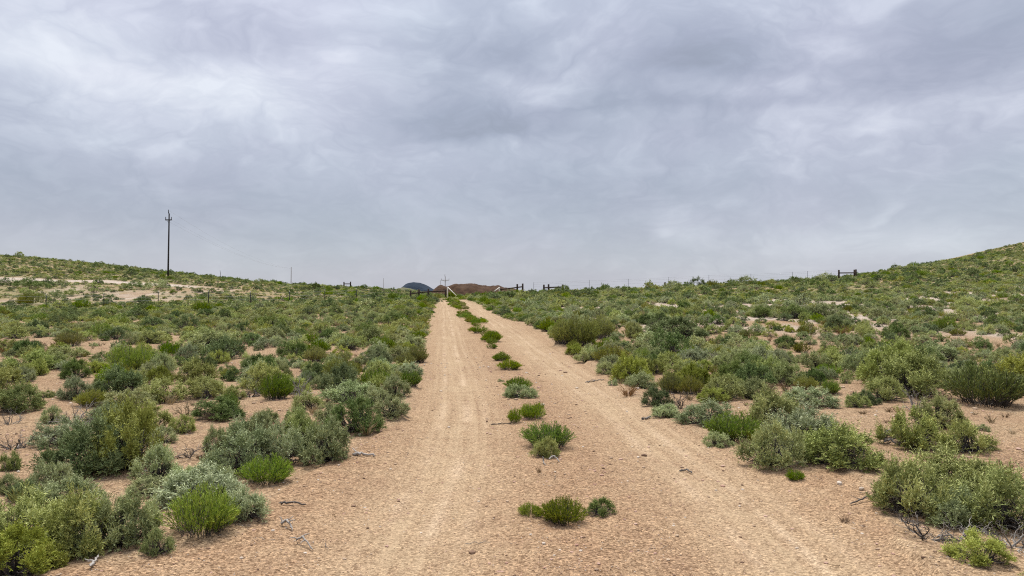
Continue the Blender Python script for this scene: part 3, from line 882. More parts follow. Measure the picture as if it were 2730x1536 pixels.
# ------------------------------------------------------------------ bushes that can be picked out one by one in the photograph
# kind, centre u, base v, width, height in photograph pixels, label
HERO = [
    # --- near left
    ('SY', 35, 1570, 170, 150, 'yellow-green sagebrush with upright shoots cut off by the lower left corner'),
    ('S', 75, 1500, 260, 190, 'large grey-green sagebrush filling the left edge above the corner bush'),
    ('S', 215, 1512, 190, 185, 'grey-green sagebrush with dark open middle between corner mass and low front bush'),
    ('SG', 320, 1490, 190, 165, 'broad sagebrush with bare dark underside beside the vivid green rabbitbrush'),
    ('SG', 420, 1500, 90, 75, 'small front sagebrush standing before the vivid green rabbitbrush'),
    ('R', 535, 1462, 200, 140, 'vivid green rabbitbrush, largest left of the road, ringed by sagebrush'),
    ('SF', 530, 1372, 230, 100, 'pale sagebrush with thin upright shoots just behind the vivid green rabbitbrush'),
    ('SP', 655, 1414, 115, 92, 'small silvery sagebrush with dark twiggy foot at the gravel edge'),
    ('SD', 245, 1283, 185, 165, 'dark green bush with nearly black shaded foot, lower left'),
    ('SY', 335, 1262, 170, 205, 'tall yellow-green bush towering over the dark green bush'),
    ('SP', 418, 1292, 112, 100, 'round silvery bush right of the dark green bush'),
    ('SP', 138, 1312, 105, 95, 'small silvery bush left of the dark green bush'),
    ('SF', 30, 1322, 90, 60, 'low pale sagebrush at the left edge below the dead grey tangle'),
    ('SP', 650, 1262, 180, 150, 'large silvery sagebrush with exposed grey trunk at the left road edge'),
    ('SP', 745, 1250, 120, 130, 'feathery silvery sagebrush joined to the trunked silvery one'),
    ('R', 710, 1304, 130, 84, 'bright green rabbitbrush in front of the trunked silvery sagebrush'),
    ('SP', 868, 1242, 150, 130, 'silvery-green sagebrush jutting onto the gravel beside a grey stick'),
    ('S', 800, 1205, 120, 110, 'grey-green sagebrush behind the silvery one beside the grey stick'),
    ('SD', 945, 1162, 130, 105, 'dark teal sagebrush at the outer edge of the left wheel track'),
    ('S', 1045, 1131, 105, 70, 'grey-green sagebrush reaching furthest onto the left wheel track'),
    ('S', 1052, 1072, 88, 66, 'dark-centred sagebrush on the left verge below the green verge bush'),
    ('R', 1094, 1042, 66, 48, 'bright green bush hanging over the left verge'),
    ('R', 1000, 1040, 90, 58, 'broad green rabbitbrush just left of the green verge bush'),
    ('R', 921, 1008, 54, 42, 'small lime green rabbitbrush alone among grey bushes left of the road'),
    ('S', 868, 1032, 80, 45, None), ('R', 735, 1070, 105, 80, 'mid green rabbitbrush between a grey dead bush and a dark twiggy one'),
    ('D', 802, 1062, 60, 62, 'grey dead bush leaning on the mid green rabbitbrush'), ('D', 670, 1058, 80, 55, 'dark twiggy dead bush left of the mid green rabbitbrush'),
    ('SD', 765, 945, 58, 40, None), ('S', 733, 907, 60, 42, None), ('SD', 672, 921, 64, 32, None), ('SD', 612, 944, 60, 46, None), ('SD', 670, 981, 54, 40, None),
    ('SD', 622, 1009, 60, 40, None), ('S', 823, 989, 54, 32, None), ('SD', 878, 914, 66, 38, None), ('SP', 925, 934, 50, 34, None), ('S', 990, 919, 88, 50, None),
    ('R', 1012, 960, 74, 38, None), ('S', 1095, 934, 98, 46, None), ('RO', 1112, 970, 66, 50, None), ('SP', 1095, 1005, 70, 42, None), ('SP', 1020, 997, 92, 42, None),
    ('S', 820, 1097, 88, 54, None), ('SP', 935, 1087, 150, 56, None), ('S', 790, 1144, 70, 60, None), ('S', 705, 1132, 76, 46, None), ('SP', 690, 1165, 90, 70, None),
    ('SP', 1000, 1100, 90, 60, None), ('S', 880, 1135, 90, 65, None), ('SD', 645, 1165, 70, 48, None),
    ('SD', 70, 948, 86, 52, 'dark rounded sagebrush on open tan soil near the left edge'), ('W', 14, 948, 40, 34, 'brown dried weed beside the dark rounded sagebrush at the left edge'),
    ('RO', 187, 926, 84, 44, 'olive rabbitbrush dome behind a grey-green sagebrush on the open tan soil'), ('S', 180, 952, 92, 40, None), ('SD', 200, 1005, 76, 56, None),
    ('SG', 88, 992, 120, 46, None), ('S', 150, 985, 90, 50, None), ('SP', 252, 927, 26, 13, None), ('SD', 317, 937, 42, 38, None), ('S', 348, 923, 40, 40, None), ('S', 402, 920, 92, 44, None),
    ('S', 570, 942, 130, 64, 'wide grey-green sagebrush with dark flanks on tan soil mid left'), ('SP', 500, 960, 64, 50, None), ('RO', 365, 970, 78, 48, None), ('S', 430, 998, 68, 60, None),
    ('S', 267, 984, 50, 24, None), ('SD', 322, 1052, 120, 76, None), ('SD', 262, 1037, 50, 38, None), ('SY', 432, 1072, 112, 70, None), ('RO', 250, 1087, 104, 52, None), ('S', 340, 1090, 110, 60, None),
    ('S', 555, 1042, 88, 44, None), ('SD', 585, 1122, 120, 66, None), ('R', 610, 1100, 60, 60, None), ('S', 138, 1130, 60, 52, None),
    ('D', 205, 1142, 100, 66, 'bleached dead bush with a crooked bare branch mid left'), ('S', 40, 1100, 110, 80, None),
    ('S', 128, 1062, 50, 24, None), ('D', 64, 1047, 46, 44, 'small dark dead bush on tan soil near the left edge'), ('D', 26, 1132, 60, 46, 'arching pale dead branches at the left edge'),
    ('SY', 375, 1168, 170, 95, None), ('SP', 300, 1130, 110, 60, None), ('DT', 503, 1107, 72, 60, 'dead tan bush of dry twigs between green bushes mid left'), ('S', 487, 1157, 72, 58, None), ('S', 430, 1185, 80, 50, None),
    ('SF', 165, 1195, 140, 75, None), ('D', 36, 1207, 95, 66, 'dead grey tangle of branches at the left edge above the pale low sagebrush'), ('G', 421, 1213, 28, 36, 'dark green grass tuft behind the round silvery bush'),
    ('D', 505, 1227, 100, 50, 'low dead grey bush lying on tan soil left of the trunked silvery sagebrush'), ('RO', 135, 1224, 50, 32, None), ('SP', 585, 1200, 90, 80, None), ('S', 560, 1320, 140, 40, None),
    ('SG', 25, 1260, 60, 50, None), ('S', 300, 1205, 120, 70, None), ('SP', 480, 1345, 90, 60, None),
    ('SP', 500, 1300, 110, 60, None), ('SD', 60, 1345, 90, 60, None), ('S', 590, 1235, 90, 50, None), ('S', 400, 1330, 120, 60, None), ('S', 180, 1400, 170, 110, None), ('SY', 120, 1535, 120, 90, None),
    # --- plants in the strip between the wheel tracks
    ('R', 1313, 912, 56, 32, 'bright green rabbitbrush between the wheel tracks, topmost of the separate clumps'), ('R', 1310, 931, 32, 16, 'smallest green clump between the wheel tracks'),
    ('R', 1338, 963, 54, 28, 'thin green clump between the wheel tracks, just behind a double-domed one'), ('R', 1357, 987, 68, 32, 'double-domed bright green rabbitbrush between the wheel tracks'),
    ('R', 1382, 1040, 78, 38, 'bright green rabbitbrush behind a pale sagebrush between the wheel tracks'), ('SF', 1386, 1063, 96, 36, 'pale low sagebrush in front of green rabbitbrush between the wheel tracks'),
    ('R', 1372, 1130, 44, 45, 'patchy green rabbitbrush with sticks at its foot between the wheel tracks'), ('R', 1420, 1122, 80, 50, 'patchy bright green clump right of its twin between the wheel tracks'),
    ('RO', 1440, 1088, 28, 18, 'tiny green sprig beside the patchy clumps between the wheel tracks'),
    ('R', 1460, 1200, 128, 75, 'largest vivid green rabbitbrush between the wheel tracks'), ('SY', 1452, 1226, 74, 58, 'yellow-green sagebrush with white bare sticks at foot of the largest median rabbitbrush'),
    ('RY', 1415, 1383, 74, 44, 'small green rabbitbrush tuft left of the nearest clump between the wheel tracks'), ('RY', 1500, 1403, 116, 82, 'nearest light green rabbitbrush between the wheel tracks'),
    ('SD', 1602, 1381, 86, 52, 'low dark round bush right of the nearest rabbitbrush between the wheel tracks'), ('W', 1437, 1263, 22, 26, 'tiny dry sprig below the largest median rabbitbrush'),
    ('SF', 1335, 1018, 22, 10, 'tiny pale sprig left of the median rabbitbrush'),
    # --- right of the road
    ('RO', 1500, 929, 80, 72, 'left olive bush of the tall olive clump at the right road edge'), ('RO', 1550, 931, 95, 84, 'middle olive bush of the tall olive clump at the right road edge'),
    ('RO', 1602, 906, 88, 66, 'back olive bush of the tall olive clump right of the road'), ('R', 1458, 885, 54, 36, 'green bush at the right road edge just behind the olive clump'), ('SY', 1532, 946, 58, 32, None),
    ('S', 1562, 972, 56, 36, None), ('RO', 1630, 977, 100, 50, None), ('S', 1625, 1004, 78, 36, None), ('SG', 1690, 901, 54, 40, None), ('SD', 1635, 880, 44, 30, None), ('SD', 1720, 868, 50, 30, None), ('SD', 1765, 865, 52, 32, None),
    ('SD', 1800, 911, 135, 62, None), ('S', 1700, 941, 82, 34, None), ('R', 1845, 963, 78, 34, None), ('D', 1918, 967, 58, 38, 'dark grey dead bush right of a green bush, well right of the road'), ('SP', 1840, 1004, 76, 46, None), ('SP', 1635, 1033, 30, 22, None),
    ('W', 1675, 1063, 66, 44, 'brownish dry weed with pale seed heads on the right verge'), ('SP', 1708, 1037, 88, 50, None), ('RO', 1790, 1050, 80, 60, None), ('RO', 1840, 1055, 70, 55, None), ('SD', 1750, 1089, 84, 54, None),
    ('D', 1812, 1094, 60, 48, 'grey dead bush between dark sagebrush and grey-green bushes on the right verge'), ('SP', 1772, 1117, 90, 36, None), ('SP', 1885, 1140, 130, 74, 'silvery sagebrush behind the dark green bush at the right road edge'),
    ('R', 1955, 1182, 140, 84, 'dark bright-green rabbitbrush at the right road edge'), ('SP', 1912, 1197, 78, 46, 'small silvery sagebrush at foot of the dark bright-green rabbitbrush'),
    ('SP', 2140, 1225, 210, 145, 'large silvery sagebrush with dark open branches, back half of the big right cluster'), ('S', 2240, 1276, 210, 130, 'dense rounded sagebrush, front half of the big right cluster'),
    ('S', 2060, 1262, 130, 125, 'grey-green sagebrush, left end of the big right cluster'), ('R', 2120, 1285, 55, 35, 'small green sprig at the foot of the big right cluster'),
    ('SG', 2445, 1205, 160, 110, 'green sagebrush left half of the twin bush beside a dark fallen log'), ('S', 2505, 1150, 120, 100, 'green sagebrush standing tallest behind the twin bush beside the log'),
    ('SG', 2575, 1214, 130, 85, 'green sagebrush right half of the twin bush beside a dark fallen log'), ('T', 2630, 1082, 190, 130, 'tall spiky olive bush with black open middle near the right edge'),
    ('S', 2285, 1087, 66, 44, None), ('S', 2360, 1070, 105, 66, None), ('D', 2440, 1094, 70, 60, 'dark dead-branched bush left of the tall spiky olive bush'), ('R', 2212, 1054, 62, 46, 'green rabbitbrush dome, lowest of three in a column right of the road'),
    ('R', 2208, 1007, 76, 40, 'green rabbitbrush dome, middle of three in a column right of the road'), ('R', 2215, 957, 60, 32, 'green rabbitbrush dome, uppermost of three in a column right of the road'),
    ('D', 2254, 967, 52, 38, 'dark grey dead bush beside the uppermost green rabbitbrush dome'), ('S', 2290, 987, 108, 48, None), ('SD', 2098, 923, 62, 32, None), ('S', 2060, 1017, 85, 70, None), ('SP', 2075, 975, 60, 50, None),
    ('D', 2380, 947, 44, 50, 'upright dark grey dead bush alone in the scrub far right'), ('S', 2320, 942, 56, 36, None), ('S', 2500, 962, 115, 50, None), ('RO', 2500, 1012, 84, 36, None), ('D', 2045, 1112, 50, 50, 'pale dead bush above the big right cluster'),
    ('SP', 2620, 1153, 40, 24, None), ('SG', 2435, 1408, 200, 160, 'leafy left side bush of the near right cluster above a bare tangle'), ('S', 2550, 1370, 250, 160, 'dark-hearted back bush of the near right cluster'),
    ('SG', 2655, 1450, 230, 170, 'wide grey-green bush at the right edge of the near right cluster'), ('D', 2560, 1490, 170, 90, 'middle grey branch tangle between two others at the foot of the near right cluster'), ('D', 2470, 1495, 175, 80, 'bare tangle of grey branches at the foot of the near right cluster'),
    ('D', 2700, 1512, 150, 95, 'dark bare tangle at the lower right corner'), ('SP', 2540, 1430, 150, 110, None), ('SY', 2610, 1550, 130, 100, 'small bright sagebrush in front of the bare tangles, lower right'),
    ('W', 2252, 1406, 40, 32, 'tiny brown weed alone on the gravel left of the near right cluster'), ('W', 2370, 1100, 36, 22, None), ('W', 2366, 1128, 34, 18, None), ('W', 2400, 1128, 26, 16, None), ('W', 2300, 1105, 34, 20, None),
    ('W', 2680, 1105, 30, 22, None), ('W', 1740, 1065, 40, 26, None), ('SP', 2160, 1085, 130, 60, None), ('S', 2000, 1060, 100, 60, None), ('S', 1950, 1040, 80, 50, None), ('RO', 2150, 1040, 70, 40, None),
    ('W', 2100, 1045, 70, 40, None), ('SY', 1900, 1075, 80, 50, None), ('SP', 1960, 1010, 80, 45, None), ('S', 2420, 1015, 90, 50, None), ('SP', 2440, 985, 80, 40, None), ('S', 2330, 1020, 80, 40, None), ('SY', 2540, 1040, 70, 40, None),
    ('S', 2700, 1010, 80, 60, None), ('SD', 2475, 890, 60, 30, None), ('SD', 2390, 910, 80, 40, None), ('SD', 2230, 880, 70, 40, None), ('S', 2180, 850, 90, 45, None), ('SD', 2030, 850, 60, 35, None), ('SD', 2120, 850, 80, 42, None), ('W', 2243, 898, 40, 40, 'rusty brown dried weed standing alone among dark sagebrush on the right'),
]
AUTO = []
ZONE = lambda x, y: ('left of the road' if x < (li(LE, y) + li(RE, y)) / 2 else 'right of the road')
def zone_phrase(x, y):
    side = ZONE(x, y)
    if y < 9: d = 'closest to the camera'
    elif y < 14: d = 'in the near scrub'
    elif y < 22: d = 'in the middle scrub'
    elif y < 40: d = 'halfway to the fence'
    elif y < 75: d = 'in the dense scrub before the fence'
    else: d = 'beyond or along the fence'
    return side, d
def size_word(w):
    return 'small' if w < 0.55 else ('large' if w > 1.0 else 'medium-sized')


stats = {}
def place_px(kind, u, v, w, h, label):
    p = cast(u, v)
    if p is None:
        return
    y0 = p[1]
    mpp = y0 / FPX
    if kind[0] in 'SRT': w, h = (w * 1.12, h * 1.06) if w > 105 else (w * 0.97, h)
    wd = w * mpp
    dep = math.atan2(EYE - float(base_z(p[0], y0)), y0)
    hd = (h * mpp - 0.45 * wd * math.sin(dep)) / math.cos(dep)
    hd = max(hd, 0.38 * wd if kind not in ('W', 'G') else 0.3 * wd)
    x, y = p[0] * (1 + 0.38 * wd / y0), y0 + 0.38 * wd
    nm = LOOK[kind]
    side, d = zone_phrase(x, y)
    auto = label is None
    if auto:
        label = f'{size_word(wd)} {nm} {d}, {side}'
    grp = {'s': 'sagebrush bushes along the dirt road', 'r': 'rabbitbrush bushes along the dirt road', 'd': 'dead bushes in the scrub', 'w': 'dried weeds in the scrub', 'g': None}[
        's' if kind[0] == 'S' else 'r' if kind[0] in 'RT' else 'd' if kind[0] == 'D' else kind[0].lower()]
    o = plant(kind, x, y, wd, hd, label, grp, near=(w > 44))
    if auto: AUTO.append((o, nm, wd, x, y))
    placed.append((x, y, wd * 0.42))
    stats[kind] = stats.get(kind, 0) + 1
for h_ in HERO:
    place_px(*h_)

# larger bushes that stand out on the crest and the far slope
def place_far(kind, u, y, wpx, v_top, label):
    x = (u - CU) / FPX * y
    g_ = float(gz(x, y)[0])
    wd = wpx / FPX * y
    h_ = EYE + (HV - v_top) / FPX * y - g_
    h_ = min(max(h_, 0.45 * wd), 1.3 * wd)
    plant(kind, x, y, wd, h_, label, 'rabbitbrush bushes along the dirt road' if kind[0] in 'RT' else 'sagebrush bushes along the dirt road', near=False, parts=False)
    placed.append((x, y, wd * 0.42))
    stats[kind] = stats.get(kind, 0) + 1
for f_ in [('SD', 1506, 97, 26, 757, 'dark bush hiding the end of the half-hidden timber brace on the crest'), ('SD', 1612, 96, 22, 757, 'upright dark bush on the right crest near a steel post'),
           ('SD', 1860, 95, 40, 737, 'taller dark bush on the right crest, between two steel posts'), ('S', 1800, 95, 44, 752, 'rounded bush on the right crest just left of the taller dark bush'),
           ('S', 1992, 96, 52, 732, 'tallest bush on the right crest, open twiggy top'), ('SD', 1955, 95, 30, 744, 'low bush on the right crest just left of the tallest crest bush'),
           ('SD', 2116, 99, 34, 734, 'dark dome bush on the right crest at a steel post'), ('S', 2056, 98, 22, 742, 'small dome bush on the right crest left of the dark dome bush'), ('SD', 2158, 99, 20, 742, 'small dark bush on the right crest right of the dark dome bush'),
           ('SP', 2195, 103, 48, 729, 'pale wide bush on the right crest touching the timber H-brace'), ('S', 690, 138, 30, 741, 'dome bush on the left skyline between leaning pole and thin pale pole'),
           ('SD', 72, 97, 62, 747, 'long dark green bush on the bare left slope'), ('SD', 112, 96, 44, 754, 'grey-green bush joined to the long dark bush on the left slope'), ('SP', 150, 84, 42, 770, 'pale dome bush on the left slope behind the first fence post'),
           ('RO', 92, 78, 60, 776, 'straw-coloured dome bush left of the first fence post'), ('RO', 65, 77, 40, 785, 'smaller straw-coloured bush at the left edge, left of the larger straw one'), ('SD', 243, 86, 42, 782, 'dark round bush just left of the second fence post'),
           ('S', 190, 90, 40, 768, 'grey bush on the pale left slope above the dark round bush'), ('SD', 297, 86, 34, 782, 'dark bush just right of the second fence post'), ('SD', 383, 84, 36, 785, 'dark round bush left of the third fence post'),
           ('S', 420, 99, 60, 757, 'wide bush on the left slope below the tall dark pole'), ('SD', 360, 98, 50, 760, 'dark bush on the left slope left of the tall dark pole'), ('SD', 507, 84, 32, 783, 'dark bush on the left slope left of the fourth fence post')]:
    place_far(*f_)

# ------------------------------------------------------------------ the rest of the scrub
cells = {}
def cell(x, y): return (int(x // 1.2), int(y // 1.2))
for (x, y, r_) in placed:
    cells.setdefault(cell(x, y), []).append((x, y, r_))
def free(x, y, r_, k=0.85):
    cx, cy = cell(x, y)
    for a in (-2, -1, 0, 1, 2):
        for b in (-2, -1, 0, 1, 2):
            for (px, py, pr) in cells.get((cx + a, cy + b), ()):
                if (px - x) ** 2 + (py - y) ** 2 < ((pr + r_) * k) ** 2:
                    return False
    return True


rs = np.random.default_rng(5)
NC = 90000
cy_ = np.concatenate([-4 + 12 * rs.random(600), 8 + 62 * np.sqrt(rs.random(NC)), 60 + 125 * rs.random(60000)])
cx_ = (rs.random(len(cy_)) * 2 - 1) * (0.80 * np.abs(cy_) + 7)
roadm = in_road(cx_, cy_, 0.28)
bare_m = ell_mask(cx_, cy_, BARE, 0.15)
pale_m = ell_mask(cx_, cy_, PALE, 0.3)
bench_m = bench(cx_, cy_)
patch = fbm(cx_, cy_, 0.22, 41, 3)
u_px = CU + cx_ / np.maximum(cy_, 1) * FPX
keepr = rs.random(len(cy_))
soilz = sstep(22, 30, cy_) * (1 - sstep(58, 74, cy_)) * (cx_ > li(RE, cy_) + 4.5)
fine_p = fbm(cx_, cy_, 0.45, 47, 3)
dens = np.clip(0.72 + 1.1 * patch + 0.6 * fine_p, 0.06, 1.0)
dens = dens * (1 - soilz * sstep(-0.02, 0.10, fine_p) * 0.96)
dens = np.where(cy_ > 62, np.clip(dens + 0.25, 0, 1), dens)
dens = np.where((cx_ < -20) & (cy_ > 80) & (cy_ < 108), dens * np.clip(0.55 + 1.5 * patch, 0.1, 1), dens)
dens = np.where(cy_ < 24, np.clip(0.36 + 1.6 * patch + 0.9 * fine_p, 0.0, 0.95), dens)
dens = np.where((cy_ < 13) & (cy_ > 3), dens * 0.5, dens)
dens *= (1 - 0.97 * bare_m) * (1 - 0.65 * pale_m) * (1 - 0.985 * (bench_m > 0.12))
vl, vr = li(LE, cy_) - cx_, cx_ - li(RE, cy_)
verge = ((vl > 0.2) & (vl < 3.5)) | ((vr > 0.2) & (vr < 3.5))
dens = np.where(verge & (cy_ > 10.5) & (cy_ < 70), np.maximum(dens, 0.92 * (1 - 0.8 * bare_m)), dens)
sel = np.nonzero((~roadm) & (keepr < dens))[0]
order = rs.permutation(sel)
order = order[np.argsort(np.where(cy_[order] > 60, 1, 0), kind='stable')]
SC = []
tone_n = fbm(cx_, cy_, 0.12, 51, 3)
for i in order:
    x, y = cx_[i], cy_[i]
    w = float(np.clip(rs.lognormal(math.log(0.48 if y > 13 else 0.58), 0.33), 0.24, 1.2))
    if y > 70: w *= 1.2
    bigone = rs.random() < 0.2
    carpet = (x < 0 and y > 26) or y > 62
    if carpet: w = w * (1.5 if bigone else 0.85)
    if not free(x, y, w * 0.46, (1.12 if y > 20 else 1.0) if y < 62 else 0.88):
        continue
    q = rs.random()
    if x > 0:
        kd = 'S' if q < 0.40 else 'SP' if q < 0.62 else 'SD' if q < 0.88 else 'RO' if q < 0.93 else 'R' if q < 0.955 else 'SY'
    else:
        kd = 'S' if q < 0.40 else 'SP' if q < 0.54 else 'SD' if q < 0.76 else 'RO' if q < 0.81 else 'R' if q < 0.845 else 'SY'
    if carpet: kd = ('SD' if q < 0.62 else 'S' if q < 0.9 else 'R') if bigone else ('S' if q < 0.55 else 'SY' if q < 0.70 else 'RO' if q < 0.80 else 'SP' if q < 0.92 else 'SD')
    if tone_n[i] > 0.32 and kd in ('S', 'SP'): kd = 'SY'
    if 0.02 < x - li(RE, y) < 1.6 and y > 20 and rs.random() < 0.3: kd = 'R'
    if 0.02 < li(LE, y) - x < 1.6 and y > 16 and rs.random() < 0.35: kd = 'R' if rs.random() < 0.5 else 'RO'
    h = w * ((0.58 if y < 60 else 0.46) + 0.20 * rs.random())
    if carpet and not bigone: h *= 0.72
    elif 14 < y < 62: h *= 0.88
    if u_px[i] > 1700 and abs(u_px[i] - 1900) < 260 and 84 < y < 100 and rs.random() < 0.10: h *= 1.9; w *= 1.4
    SC.append([kd, float(x), float(y), w, h])
    cells.setdefault(cell(x, y), []).append((x, y, w * 0.42))
# plants of the green strip between the tracks, further up the road
for k_ in range(110):
    y = 20 + 50 * rs.random() ** 0.75
    a, b = li(RL, y), li(RR, y)
    cst_ = a + (b - a) * (0.56 if y < 34 else 0.50)
    hwid = 0.12 + 0.30 * min(1, (y - 20) / 22)
    x = cst_ + rs.normal() * hwid * 0.55
    w = 0.24 + 0.36 * rs.random()
    if free(x, y, w * 0.42, 0.72):
        SC.append(['R' if rs.random() < 0.62 else 'RO', float(x), float(y), w, w * (0.42 + 0.15 * rs.random())])
        cells.setdefault(cell(x, y), []).append((x, y, w * 0.42))


def in_view(x, y, w):
    return y > 3.2 and abs(x) < 0.70 * y + w
nS = sum(v for k, v in stats.items() if k[0] == 'S')
nR = sum(v for k, v in stats.items() if k[0] in 'RT')
SC.sort(key=lambda s: -(s[3] / s[2] if in_view(s[1], s[2], s[3]) else 0))
rest = []
for s in SC:
    kd, x, y, w, h = s
    isS = kd[0] == 'S'
    if in_view(x, y, w) and ((isS and nS < 300) or ((not isS) and nR < 300)):
        side, d = zone_phrase(x, y)
        strip = li(RL, y) + 0.3 < x < li(RR, y) - 0.2
        o = plant(kd, x, y, w, h, 'x', 'sagebrush bushes along the dirt road' if isS else 'rabbitbrush bushes along the dirt road', parts=(w / y * FPX > 34), near=(y < 18))
        AUTO.append((o, LOOK[kd], w, x, y) if not strip else (o, LOOK[kd], w, x, y, 'strip'))
        if isS: nS += 1
        else: nR += 1
    else:
        rest.append(s)


# labels by look, size and place; what still shares a phrase is told apart by its order from the left
def where_phrase(x, y, strip):
    u = CU + x / y * FPX
    if strip: return 'in the green strip between the wheel tracks'
    d = 'front row' if y < 9 else 'near scrub' if y < 12 else 'nearer scrub' if y < 16 else 'middle scrub' if y < 22 else 'far scrub' if y < 32 else 'scrub below the fence'
    if x < (li(LE, y) + li(RE, y)) / 2:
        c = 'on the left verge' if li(LE, y) - x < 1.2 else 'near the left edge' if u < 280 else 'below the tall pole' if u < 620 else 'left of the road'
    else:
        c = 'on the right verge' if x - li(RE, y) < 1.2 else 'right of the road' if u < 2000 else 'below the right hill brace' if u < 2400 else 'near the right edge'
    return f'{c}, {d}'
NTH = ['first', 'second', 'third', 'fourth', 'fifth', 'sixth', 'seventh', 'eighth', 'ninth', 'tenth', 'eleventh', 'twelfth', 'thirteenth', 'fourteenth', 'fifteenth', 'sixteenth', 'seventeenth', 'eighteenth', 'nineteenth', 'twentieth']
by = {}
for e in AUTO:
    o, lk, w, x, y = e[:5]
    ph = f'{size_word(w)} {lk} {where_phrase(x, y, len(e) > 5)}'
    by.setdefault(ph, []).append((CU + x / y * FPX, y, o))
for ph, L in by.items():
    L.sort(key=lambda q: q[0])
    for k_, q in enumerate(L):
        if len(L) == 1: q[2]['label'] = ph
        elif k_ < 20: q[2]['label'] = f'{ph}, {NTH[k_]} from left'
        else: q[2]['label'] = f'{ph}, towards the right'


# the uncounted remainder: one scattered object per kind of bush
def scatter_object(name, pts, protos, kind='stuff'):
    """pts rows: x y z rot sx sz index"""
    pts = np.asarray(pts, float)
    me = bpy.data.meshes.new(name)
    me.vertices.add(len(pts)); me.vertices.foreach_set('co', pts[:, :3].astype(np.float32).ravel())
    for nm, tp, dat in (('rot', 'FLOAT_VECTOR', np.stack([pts[:, 3] * 0, pts[:, 3] * 0, pts[:, 3]], 1)), ('scl', 'FLOAT_VECTOR', np.stack([pts[:, 4], pts[:, 4], pts[:, 5]], 1))):
        a = me.attributes.new(nm, tp, 'POINT'); a.data.foreach_set('vector', dat.astype(np.float32).ravel())
    a = me.attributes.new('pick', 'INT', 'POINT'); a.data.foreach_set('value', pts[:, 6].astype(np.int32))
    col = bpy.data.collections.new(name + '_kinds')
    for j, pm in enumerate(protos):
        col.objects.link(bpy.data.objects.new(f'{name}_kind_{j:03d}', pm))
    o = add(name, me)
    ng = bpy.data.node_groups.new(name, 'GeometryNodeTree')
    ng.interface.new_socket('Geometry', in_out='INPUT', socket_type='NodeSocketGeometry')
    ng.interface.new_socket('Geometry', in_out='OUTPUT', socket_type='NodeSocketGeometry')
    N = ng.nodes
    gi, go = N.new('NodeGroupInput'), N.new('NodeGroupOutput')
    ci = N.new('GeometryNodeCollectionInfo'); ci.inputs['Collection'].default_value = col
    ci.inputs['Separate Children'].default_value = True; ci.inputs['Reset Children'].default_value = True
    ip = N.new('GeometryNodeInstanceOnPoints'); ip.inputs['Pick Instance'].default_value = True
    def attr(nm, dt):
        n = N.new('GeometryNodeInputNamedAttribute'); n.data_type = dt; n.inputs['Name'].default_value = nm
        return [s_ for s_ in n.outputs if s_.enabled and s_.name == 'Attribute'][0]
    L = ng.links
    L.new(gi.outputs[0], ip.inputs['Points']); L.new(ci.outputs[0], ip.inputs['Instance'])
    L.new(attr('pick', 'INT'), ip.inputs['Instance Index'])
    L.new(attr('rot', 'FLOAT_VECTOR'), ip.inputs['Rotation'])
    L.new(attr('scl', 'FLOAT_VECTOR'), ip.inputs['Scale'])
    L.new(ip.outputs[0], go.inputs[0])
    md = o.modifiers.new('scatter', 'NODES'); md.node_group = ng
    o['kind'] = kind
    return o


def merged(lib, i, mat):
    F, B = LIB[lib][i]
    v = np.concatenate(F.v + B.v); nF = F.n
    q = np.concatenate(F.q + [b + nF for b in B.q])
    nq = sum(len(x) for x in F.q)
    me = mesh_from('bush', v, q, [mat, M_BARK], {'tint': np.concatenate(F.t + B.t)})
    mi = np.zeros(len(q), np.int32); mi[nq:] = 1
    me.polygons.foreach_set('material_index', mi)
    return me


for fam, nm, lab in (('S', 'sagebrush_scrub', 'dense grey-green sagebrush covering the flats and hillsides'), ('R', 'rabbitbrush_scrub', 'olive and green rabbitbrush scattered through the far sagebrush')):
    kinds = ['S', 'SP', 'SD', 'SY'] if fam == 'S' else ['R', 'RO']
    protos, index = [], {}
    for kd in kinds:
        for lv in ('md', 'lo') if fam == 'S' else ('bm', 'bl'):
            for i in range(len(LIB[lv])):
                index.setdefault((kd, lv[-1] if fam == 'R' else lv), []).append(len(protos))
                protos.append(merged(lv, i, KINDS[kd][2]))
    rows = []
    for (kd, x, y, w, h) in rest:
        if (kd[0] == 'S') != (fam == 'S'): continue
        lv = ('md' if y < 45 else 'lo') if fam == 'S' else ('m' if y < 45 else 'l')
        rows.append([x, y, 0, rs.random() * 6.283, w, h / 0.74, rs.choice(index[(kd, lv)])])
    rows = np.array(rows)
    rows[:, 2] = gz(rows[:, 0], rows[:, 1]) - 0.02
    tag(scatter_object(nm, rows, protos), lab)

# dry and green grass between the bushes
g_protos = [tuft_shape(700 + i, 42, 0.8, 0.035, 0.7).mesh('tuft', m_) for i, m_ in enumerate((M_STRAW, M_OLIVE, M_YELLOW, M_BROWN, M_STRAW))]
ng_ = 9000
ty = np.concatenate([4 + 30 * np.sqrt(rs.random(ng_ // 2)), 25 + 120 * rs.random(ng_)])
tx = (rs.random(len(ty)) * 2 - 1) * (0.80 * ty + 2)
dn = np.clip(np.where(ty < 24, 0.55, 0.35) + 1.3 * fbm(tx, ty, 0.3, 61, 3), 0.03, 1) * (1 - 0.8 * bench(tx, ty)) * (1 - 0.85 * ell_mask(tx, ty, BARE, 0.2)) * (1 - 0.5 * ell_mask(tx, ty, PALE, 0.3))
dn = dn * np.where((ty > 22) & (ty < 55), 0.5, 1.0)
ok = (~in_road(tx, ty, 0.05)) & (rs.random(len(ty)) < dn)
tx, ty = tx[ok], ty[ok]
sz = np.where(ty > 25, 0.22 + 0.25 * rs.random(len(tx)), 0.10 + 0.16 * rs.random(len(tx)))
pk = np.where(ty > 25, rs.choice([0, 1, 1, 2, 2, 1], len(tx)), rs.choice([0, 1, 3, 4, 0], len(tx)))
